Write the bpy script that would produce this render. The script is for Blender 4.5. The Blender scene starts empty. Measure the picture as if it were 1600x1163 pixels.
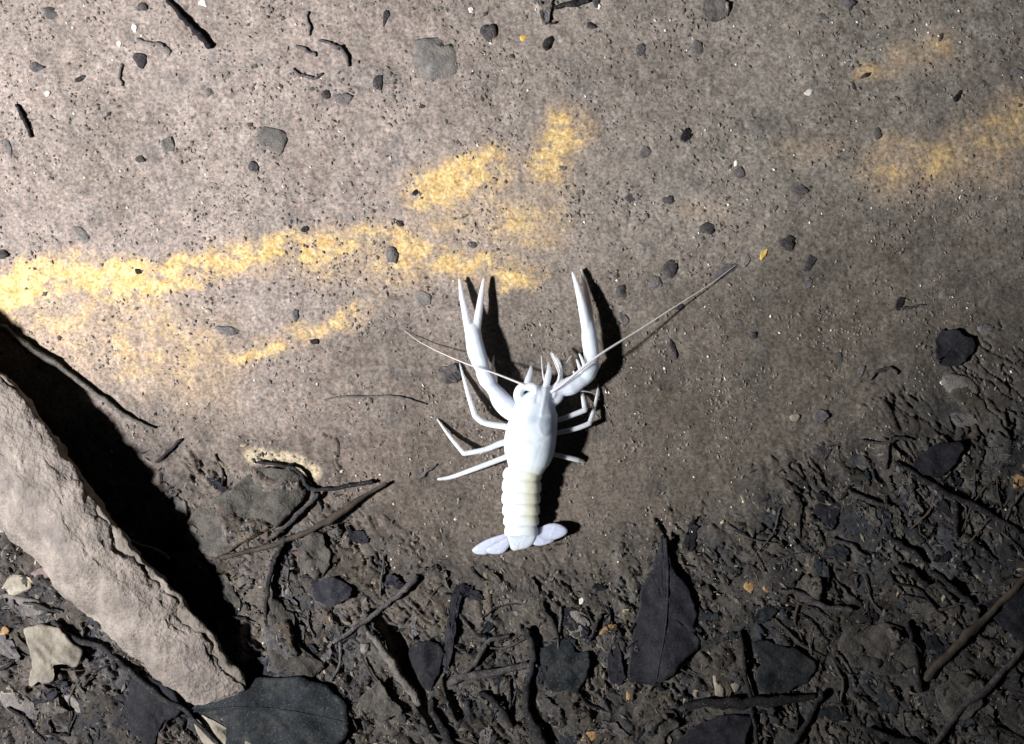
import bpy, math, random
import numpy as np
from mathutils import Vector

random.seed(7)
rng = np.random.default_rng(11)
SC = bpy.context.scene
COL = SC.collection
S = 0.0002            # one unit of the working grid is 0.2 mm
HC = 1750.0           # camera height in those units (0.35 m)

# ------------------------------------------------------------------ camera
cam = bpy.data.cameras.new('camera')
cam.sensor_fit = 'HORIZONTAL'
cam.sensor_width = 36.0
cam.lens = 36.0 * HC / 1600.0
cam.clip_start = 0.01
cam.clip_end = 60.0
cam_o = bpy.data.objects.new('camera', cam)
COL.objects.link(cam_o)
cam_o.location = (0, 0, HC * S)
cam_o.rotation_euler = (0, 0, 0)
SC.camera = cam_o

# ------------------------------------------------------------------ night sky
world = bpy.data.worlds.new('World')
SC.world = world
world.use_nodes = True
wn = world.node_tree
sky = wn.nodes.new('ShaderNodeTexSky')
sky.sky_type = 'NISHITA'
sky.sun_disc = False
sky.sun_elevation = math.radians(3)
sky.sun_rotation = math.radians(258)
wn.links.new(sky.outputs[0], wn.nodes['Background'].inputs[0])
wn.nodes['Background'].inputs[1].default_value = 0.012

# ------------------------------------------------------------------ the hand torch that lights the bed (just off the left side)
lamp = bpy.data.lights.new('torch_light', 'SPOT')
lamp.energy = 59.0
lamp.color = (1.0, 0.985, 0.985)
lamp.spot_size = math.radians(51)
lamp.spot_blend = 1.0
lamp.shadow_soft_size = 0.027
lamp_o = bpy.data.objects.new('torch_light', lamp)
COL.objects.link(lamp_o)
lamp_o.location = (-0.56, -0.13, 0.47)
aim = Vector((-0.12, 0.05, 0.0)) - Vector(lamp_o.location)
lamp_o.rotation_euler = aim.to_track_quat('-Z', 'Y').to_euler()

SC.view_settings.view_transform = 'Standard'
SC.view_settings.look = 'None'
SC.view_settings.exposure = 0.0
SC.view_settings.gamma = 1.0
SC.view_settings.use_curve_mapping = False


# ================================================================== helpers
def vn(x, y, seed):
    """gradient noise, about -1..1"""
    xi = np.floor(x).astype(np.int64); yi = np.floor(y).astype(np.int64)
    xf = x - xi; yf = y - yi
    def g(ix, iy):
        h = (ix * 374761393 + iy * 668265263 + seed * 974711) & 0xffffffff
        h = ((h ^ (h >> 13)) * 1274126177) & 0xffffffff
        h = (h ^ (h >> 16)) & 0xffff
        a = h * (2 * math.pi / 65536.0)
        return np.cos(a), np.sin(a)
    u = xf * xf * xf * (xf * (xf * 6 - 15) + 10)
    v = yf * yf * yf * (yf * (yf * 6 - 15) + 10)
    def d(ix, iy, fx, fy):
        gx, gy = g(ix, iy)
        return gx * fx + gy * fy
    a = d(xi, yi, xf, yf); b = d(xi + 1, yi, xf - 1, yf)
    c = d(xi, yi + 1, xf, yf - 1); e = d(xi + 1, yi + 1, xf - 1, yf - 1)
    return ((a + u * (b - a)) + v * ((c + u * (e - c)) - (a + u * (b - a)))) * 1.5


def fbm(x, y, seed, octs=4, gain=0.5):
    s = 0; a = 1.0; f = 1.0; n = 0
    for o in range(octs):
        s = s + a * vn(x * f + o * 17.3, y * f - o * 9.1, seed + o)
        n += a; a *= gain; f *= 2.03
    return s / n


def sst(a, b, t):
    t = np.clip((t - a) / (b - a), 0, 1)
    return t * t * (3 - 2 * t)


def seg_dist(X, Y, pts):
    d = np.full(np.shape(X), 1e9)
    for (ax, ay), (bx, by) in zip(pts[:-1], pts[1:]):
        dx, dy = bx - ax, by - ay
        t = np.clip(((X - ax) * dx + (Y - ay) * dy) / (dx * dx + dy * dy + 1e-9), 0, 1)
        d = np.minimum(d, np.hypot(X - ax - t * dx, Y - ay - t * dy))
    return d


def in_poly(X, Y, poly):
    r = np.zeros(np.shape(X), bool)
    n = len(poly); j = n - 1
    for i in range(n):
        xi, yi = poly[i]; xj, yj = poly[j]
        c = ((yi > Y) != (yj > Y)) & (X < (xj - xi) * (Y - yi) / (yj - yi + 1e-12) + xi)
        r ^= c
        j = i
    return r


def W(x, y, z):
    """working units, seen at (x, y) on the bed's plan, height z -> world metres"""
    k = (HC - z) / HC
    return ((x - 800) * k * S, (581.5 - y) * k * S, z * S)


def new_obj(name, verts, faces, mat, parent=None, smooth=True, px=True):
    if px:
        verts = [W(*v) for v in verts]
    me = bpy.data.meshes.new(name)
    me.from_pydata(verts, [], faces)
    me.update()
    if smooth:
        me.polygons.foreach_set('use_smooth', np.ones(len(me.polygons), bool))
    if mat:
        me.materials.append(mat)
    o = bpy.data.objects.new(name, me)
    COL.objects.link(o)
    if parent:
        o.parent = parent
    return o


def centre(o):
    """put a mesh object's origin at its own base"""
    me = o.data
    n = len(me.vertices)
    co = np.empty(n * 3); me.vertices.foreach_get('co', co); co = co.reshape(-1, 3)
    c = np.array([co[:, 0].mean(), co[:, 1].mean(), co[:, 2].min()])
    me.vertices.foreach_set('co', (co - c).ravel())
    me.update()
    o.location = c
    return o


def tag(o, label, cat, group=None):
    o['label'] = label
    o['category'] = cat
    if group:
        o['group'] = group
    return o


def root_empty(name, x, y, z):
    o = bpy.data.objects.new(name, None)
    o.empty_display_size = 0.01
    COL.objects.link(o)
    o.location = W(x, y, z)
    return o


def adopt(child, root):
    """parent, keeping the child where it was built"""
    child.parent = root
    child.location = Vector(child.location) - Vector(root.location)
    return child


# ================================================================== materials
def mat_new(name):
    m = bpy.data.materials.new(name)
    m.use_nodes = True
    nt = m.node_tree
    return m, nt, nt.nodes['Principled BSDF']


def N(nt, typ, **kw):
    n = nt.nodes.new(typ)
    for k, v in kw.items():
        setattr(n, k, v)
    return n


def mottled(name, c1, c2, scale, rough=0.8, bump=0.4, bscale=None, c3=None, dust=0.0, spec=0.3, bdist=0.0004):
    """two-colour noise, fine grain bump; dust = patches of settled silt"""
    m, nt, b = mat_new(name)
    tc = N(nt, 'ShaderNodeNewGeometry')
    oi = N(nt, 'ShaderNodeObjectInfo')
    add = N(nt, 'ShaderNodeVectorMath', operation='ADD')
    nt.links.new(tc.outputs['Position'], add.inputs[0])
    nt.links.new(oi.outputs['Random'], add.inputs[1])
    n1 = N(nt, 'ShaderNodeTexNoise'); n1.inputs['Scale'].default_value = scale
    n1.inputs['Detail'].default_value = 6; n1.inputs['Roughness'].default_value = 0.65
    nt.links.new(add.outputs[0], n1.inputs['Vector'])
    r = N(nt, 'ShaderNodeValToRGB')
    r.color_ramp.elements[0].position = 0.36; r.color_ramp.elements[0].color = (*c1, 1)
    r.color_ramp.elements[1].position = 0.66; r.color_ramp.elements[1].color = (*c2, 1)
    nt.links.new(n1.outputs[0], r.inputs[0])
    last = r.outputs[0]
    if dust > 0:
        n2 = N(nt, 'ShaderNodeTexNoise'); n2.inputs['Scale'].default_value = scale * 0.55
        n2.inputs['Detail'].default_value = 8; n2.inputs['Roughness'].default_value = 0.7
        nt.links.new(add.outputs[0], n2.inputs['Vector'])
        r2 = N(nt, 'ShaderNodeValToRGB')
        r2.color_ramp.elements[0].position = 0.62 - 0.25 * dust; r2.color_ramp.elements[0].color = (0, 0, 0, 1)
        r2.color_ramp.elements[1].position = 0.86 - 0.2 * dust; r2.color_ramp.elements[1].color = (1, 1, 1, 1)
        nt.links.new(n2.outputs[0], r2.inputs[0])
        mx = N(nt, 'ShaderNodeMix', data_type='RGBA')
        mx.inputs[7].default_value = (*(c3 or (0.17, 0.15, 0.125)), 1)
        nt.links.new(r2.outputs[0], mx.inputs[0]); nt.links.new(last, mx.inputs[6])
        last = mx.outputs[2]
        n3 = N(nt, 'ShaderNodeTexNoise'); n3.inputs['Scale'].default_value = 1500
        n3.inputs['Detail'].default_value = 2
        nt.links.new(add.outputs[0], n3.inputs['Vector'])
        r3 = N(nt, 'ShaderNodeMapRange')
        r3.inputs[1].default_value = 0.60; r3.inputs[2].default_value = 0.72; r3.inputs[4].default_value = 0.7
        nt.links.new(n3.outputs[0], r3.inputs[0])
        mx3 = N(nt, 'ShaderNodeMix', data_type='RGBA')
        q = c3 or (0.17, 0.15, 0.125)
        mx3.inputs[7].default_value = (q[0] * 1.3, q[1] * 1.3, q[2] * 1.3, 1)
        nt.links.new(r3.outputs[0], mx3.inputs[0]); nt.links.new(last, mx3.inputs[6])
        last = mx3.outputs[2]
    hsv = N(nt, 'ShaderNodeHueSaturation')
    mr = N(nt, 'ShaderNodeMapRange'); mr.inputs[3].default_value = 0.75; mr.inputs[4].default_value = 1.25
    nt.links.new(oi.outputs['Random'], mr.inputs[0]); nt.links.new(mr.outputs[0], hsv.inputs['Value'])
    nt.links.new(last, hsv.inputs['Color'])
    nt.links.new(hsv.outputs[0], b.inputs['Base Color'])
    b.inputs['Roughness'].default_value = rough
    b.inputs['Specular IOR Level'].default_value = spec
    nb = N(nt, 'ShaderNodeTexNoise'); nb.inputs['Scale'].default_value = bscale or scale * 4
    nb.inputs['Detail'].default_value = 5
    nt.links.new(add.outputs[0], nb.inputs['Vector'])
    bp = N(nt, 'ShaderNodeBump'); bp.inputs['Strength'].default_value = bump
    bp.inputs['Distance'].default_value = bdist
    nt.links.new(nb.outputs[0], bp.inputs['Height']); nt.links.new(bp.outputs[0], b.inputs['Normal'])
    return m


M = {}
M['dark'] = mottled('dark_detritus', (0.026, 0.024, 0.027), (0.068, 0.062, 0.064), 420, 0.85, 0.9, dust=0.5, c3=(0.13, 0.113, 0.104), spec=0.15)
M['black'] = mottled('black_wood', (0.008, 0.008, 0.010), (0.026, 0.024, 0.025), 300, 0.85, 0.8, dust=0.2, c3=(0.09, 0.08, 0.075), spec=0.15)
M['grey'] = mottled('grey_mudstone', (0.085, 0.083, 0.082), (0.175, 0.165, 0.155), 420, 0.9, 0.8, dust=0.8, c3=(0.20, 0.175, 0.158), spec=0.12)
M['slate'] = mottled('blue_grey_leaf', (0.05, 0.05, 0.057), (0.105, 0.103, 0.105), 420, 0.9, 0.8, dust=0.8, c3=(0.17, 0.148, 0.135), spec=0.12)
M['leaf'] = mottled('dark_leaf', (0.010, 0.010, 0.014), (0.026, 0.026, 0.032), 230, 0.75, 0.5, dust=0.2, c3=(0.045, 0.043, 0.04), spec=0.12)
M['leafblue'] = mottled('slate_leaf', (0.009, 0.012, 0.015), (0.025, 0.029, 0.033), 300, 0.75, 0.6, dust=0.45, c3=(0.062, 0.06, 0.055), spec=0.12)
M['leafbrown'] = mottled('silted_leaf', (0.038, 0.036, 0.034), (0.09, 0.083, 0.073), 330, 0.9, 1.0, dust=0.6, c3=(0.12, 0.108, 0.093), spec=0.12)
M['tan'] = mottled('tan_leaf', (0.16, 0.14, 0.112), (0.30, 0.27, 0.215), 170, 0.8, 0.9, dust=0.25, c3=(0.2, 0.18, 0.17))
M['orange'] = mottled('orange_chip', (0.20, 0.11, 0.05), (0.42, 0.27, 0.12), 380, 0.7, 0.5)
M['yellow'] = mottled('yellow_chip', (0.55, 0.36, 0.08), (0.8, 0.6, 0.2), 380, 0.6, 0.4)
M['white'] = mottled('white_grain', (0.62, 0.58, 0.5), (0.85, 0.82, 0.72), 500, 0.4, 0.2, spec=0.4)
M['stem'] = mottled('grey_stem', (0.10, 0.10, 0.095), (0.2, 0.2, 0.18), 240, 0.8, 0.5)
M['brown'] = mottled('brown_root', (0.030, 0.024, 0.019), (0.075, 0.058, 0.045), 200, 0.8, 0.6)
M['drift'] = mottled('driftwood', (0.06, 0.055, 0.05), (0.13, 0.118, 0.105), 300, 0.9, 1.0, dust=0.3)
M['wood'] = mottled('reddish_wood', (0.06, 0.045, 0.045), (0.2, 0.15, 0.14), 130, 0.8, 0.6)
M['crust'] = mottled('silt_crust', (0.165, 0.143, 0.127), (0.305, 0.264, 0.235), 130, 0.95, 1.0, bscale=800, dust=0.5,
                     c3=(0.115, 0.103, 0.105), spec=0.06, bdist=0.0009)
M['core'] = mottled('waterlogged_wood', (0.11, 0.097, 0.084), (0.215, 0.187, 0.162), 150, 0.95, 0.9, bscale=600, spec=0.08, bdist=0.0006)


def make_silt():
    m, nt, b = mat_new('silt_bed')
    at = N(nt, 'ShaderNodeAttribute', attribute_name='pigment')
    geo = N(nt, 'ShaderNodeNewGeometry')
    def noise(scale, detail=4, rough=0.6):
        n = N(nt, 'ShaderNodeTexNoise'); n.inputs['Scale'].default_value = scale
        n.inputs['Detail'].default_value = detail; n.inputs['Roughness'].default_value = rough
        nt.links.new(geo.outputs['Position'], n.inputs['Vector'])
        return n
    n1 = noise(1050, 5, 0.78)
    r1 = N(nt, 'ShaderNodeMapRange')
    r1.inputs[1].default_value = 0.32; r1.inputs[2].default_value = 0.68
    r1.inputs[3].default_value = 0.40; r1.inputs[4].default_value = 1.58
    nt.links.new(n1.outputs[0], r1.inputs[0])
    mul = N(nt, 'ShaderNodeVectorMath', operation='SCALE')
    nt.links.new(at.outputs['Color'], mul.inputs[0]); nt.links.new(r1.outputs[0], mul.inputs['Scale'])
    # pinkish and olive grains
    n2 = noise(700, 5, 0.7)
    r2 = N(nt, 'ShaderNodeValToRGB')
    r2.color_ramp.elements[0].position = 0.35; r2.color_ramp.elements[0].color = (0.95, 1.0, 1.0, 1)
    r2.color_ramp.elements[1].position = 0.65; r2.color_ramp.elements[1].color = (1.09, 0.99, 0.92, 1)
    nt.links.new(n2.outputs[0], r2.inputs[0])
    m2 = N(nt, 'ShaderNodeVectorMath', operation='MULTIPLY')
    nt.links.new(mul.outputs[0], m2.inputs[0]); nt.links.new(r2.outputs[0], m2.inputs[1])
    nt.links.new(m2.outputs[0], b.inputs['Base Color'])
    b.inputs['Roughness'].default_value = 0.9
    b.inputs['Specular IOR Level'].default_value = 0.2
    nb = noise(1300, 5, 0.75)
    bp = N(nt, 'ShaderNodeBump'); bp.inputs['Strength'].default_value = 0.42; bp.inputs['Distance'].default_value = 0.0004
    nt.links.new(nb.outputs[0], bp.inputs['Height']); nt.links.new(bp.outputs[0], b.inputs['Normal'])
    return m


M['silt'] = make_silt()

# ================================================================== what lies on the bed (plan outlines, used to seat the ground too)
# leaves: name, outline, material, lift, tilt (dz/dx, dz/dy), curl, midrib, label, category
LEAVES = [
 ('leaf', [(1038,838),(1046,872),(1074,918),(1090,958),(1084,984),(1096,1010),(1064,1038),(1040,1062),(986,1066),(984,1012),(994,955),(1002,920),(1020,890),(1030,855)],
  'leaf', 9, (0.03, -0.02), 7, [(1040,842),(1044,900),(1040,980),(1026,1060)], 'large black leaf with a pointed tip just below right of the white crayfish', 'leaf'),
 ('leaf', [(300,1112),(348,1078),(420,1058),(488,1062),(530,1090),(546,1130),(532,1163),(480,1190),(380,1190),(330,1148)],
  'leafblue', 9, (0.01, 0.02), 9, [(302,1112),(360,1106),(430,1108),(500,1120),(544,1130)], 'broad slate dark leaf lying at the foot of the silt-covered log', 'leaf'),
 ('leaf', [(1056,1172),(1084,1136),(1130,1116),(1172,1120),(1166,1150),(1150,1180)],
  'leaf', 10, (0.02, 0.05), 4, None, 'rounded dark leaf below the level black stick at the lower edge', 'leaf'),
 ('leaf', [(640,1010),(687,1006),(691,1038),(680,1068),(665,1096),(648,1070),(640,1050)],
  'leaf', 8, (-0.02, -0.05), 2, None, 'small dark square-topped leaf piece tapering to a point beside the pale stick', 'leaf'),
 ('leaf', [(714,928),(722,934),(712,975),(708,1010),(699,1046),(692,1040),(694,1000),(698,965)],
  'leaf', 7, (0.05, 0), 2, None, 'narrow upright dark leaf with a hooked stalk right of the square-topped piece', 'leaf'),
 ('leaf', [(840,1010),(880,1003),(912,1018),(920,1034),(906,1074),(862,1082),(848,1052)],
  'leafblue', 6, (0.02, -0.02), 3, None, 'dull slate leaf half sunk in mud left of the pointed black leaf', 'leaf'),
 ('leaf', [(952,1012),(966,1010),(976,1058),(968,1068),(954,1064)],
  'leaf', 6, (0.05, 0), 2, None, 'small black strip of leaf tucked against the pointed black leaf', 'leaf'),
 ('leaf', [(38,980),(80,978),(104,992),(128,1015),(122,1040),(86,1044),(82,1060),(60,1068),(42,1066),(50,1030)],
  'tan', 14, (0.02, -0.02), 3, None, 'pale tan torn leaf left of the log among dark litter', 'leaf'),
 ('leaf', [(205,1058),(262,1070),(282,1110),(252,1132),(236,1168),(200,1132)],
  'leaf', 7, (0.02, 0.02), 3, None, 'dark leaf under the log foot, left of the broad slate leaf', 'leaf'),
 ('leaf', [(302,1120),(330,1122),(378,1152),(430,1172),(340,1185)],
  'tan', 6, (0.0, 0.0), 2, None, 'pale leaf strip peeking out under the broad slate leaf', 'leaf'),
 ('leaf', [(412,942),(428,938),(456,962),(462,1004),(478,1024),(508,1046),(470,1052),(428,1040),(418,1000)],
  'leafbrown', 9, (-0.04, 0.02), 4, None, 'pale olive silted leaf between the log shadow and the knobbed twig', 'leaf'),
 ('leaf', [(556,1106),(588,1066),(606,1084),(628,1112),(600,1122),(560,1120)],
  'leafbrown', 10, (0.0, -0.05), 3, None, 'grey triangular leaf scrap right of the broad slate leaf', 'leaf'),
 ('leaf', [(262,868),(286,861),(308,874),(328,892),(322,911),(292,894)],
  'slate', 10, (0.05, 0.0), 2, None, 'small grey leaf on a thin stem across the log shadow', 'leaf'),
 ('leaf', [(1462,548),(1466,520),(1486,513),(1508,522),(1526,543),(1512,562),(1488,572),(1466,566)],
  'leaf', 8, (0.02, 0.0), 3, None, 'dark rounded leaf piece alone on the bare silt at the far right', 'leaf'),
 ('leaf', [(1430,726),(1452,700),(1504,694),(1496,722),(1470,745),(1440,742)],
  'leaf', 7, (0.03, 0.0), 3, None, 'dark leaf just above the long slanting black twig on the right', 'leaf'),
 ('leaf', [(1540,946),(1566,930),(1620,915),(1640,1010),(1575,990)],
  'leaf', 8, (-0.05, 0.0), 4, None, 'black leaf at the right edge beyond the brown root', 'leaf'),
 ('leaf', [(1466,1072),(1500,1048),(1532,1060),(1536,1100),(1500,1130),(1470,1115)],
  'leafbrown', 9, (-0.02, 0.02), 4, None, 'dull olive leaf below the tip of the brown root', 'leaf'),
 ('leaf', [(1176,1012),(1216,1006),(1262,1020),(1268,1060),(1240,1078),(1190,1076)],
  'leafblue', 8, (0.0, -0.03), 3, None, 'slate leaf above the level black stick, right of a thin upright twig', 'leaf'),
 ('leaf', [(1310,1000),(1356,972),(1424,990),(1436,1040),(1380,1052),(1330,1040)],
  'leafbrown', 8, (0.0, -0.03), 4, None, 'flat silted leaf left of the reddish root end', 'leaf'),
 ('leaf', [(470,858),(486,830),(512,848),(516,880),(496,904),(474,892)],
  'leafbrown', 8, (0.0, -0.02), 3, None, 'grey oval leaf scrap below the forked black twig', 'leaf'),
 ('leaf', [(488,916),(520,902),(548,918),(546,936),(520,946),(494,940)],
  'leaf', 7, (0.03, 0.0), 3, None, 'dark curled leaf scrap left of the knobbed twig', 'leaf'),
 ('leaf', [(285,850),(300,800),(350,770),(400,735),(440,732),(470,742),(482,768),(440,815),(390,842),(340,868)],
  'leafbrown', 8, (0.0, -0.03), 5, None, 'big silted leaf with a dark raised rim beside the log shadow', 'leaf'),
 ('leaf', [(832,-14),(866,-14),(862,6),(856,34),(842,22)],
  'slate', 5, (0, 0), 2, None, 'dark wedge of leaf at the upper edge beside a short black stick', 'leaf'),
 ('leaf', [(686,580),(694,572),(714,571),(724,586),(716,598),(698,600)],
  'dark', 5, (0, 0), 2, None, 'small black leaf scrap by the tip of the crayfish front left leg', 'leaf'),
 ('leaf', [(1096,4),(1118,-8),(1140,6),(1136,26),(1108,34)],
  'grey', 4, (0, 0), 2, None, 'grey leaf patch sunk in silt at the upper edge', 'leaf'),
 ('leaf', [(1065,1128),(1040,1150),(1030,1175),(1000,1170),(1012,1130),(1040,1112)],
  'leafbrown', 6, (0, 0), 3, None, 'olive leaf scrap left of the rounded dark leaf at the lower edge', 'leaf'),
 ('leaf', [(1250,905),(1278,900),(1284,930),(1268,945),(1240,935)],
  'leafbrown', 7, (0.05, 0), 2, None, 'ochre-rimmed grey leaf scrap right of the two orange chips', 'leaf'),
]
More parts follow.
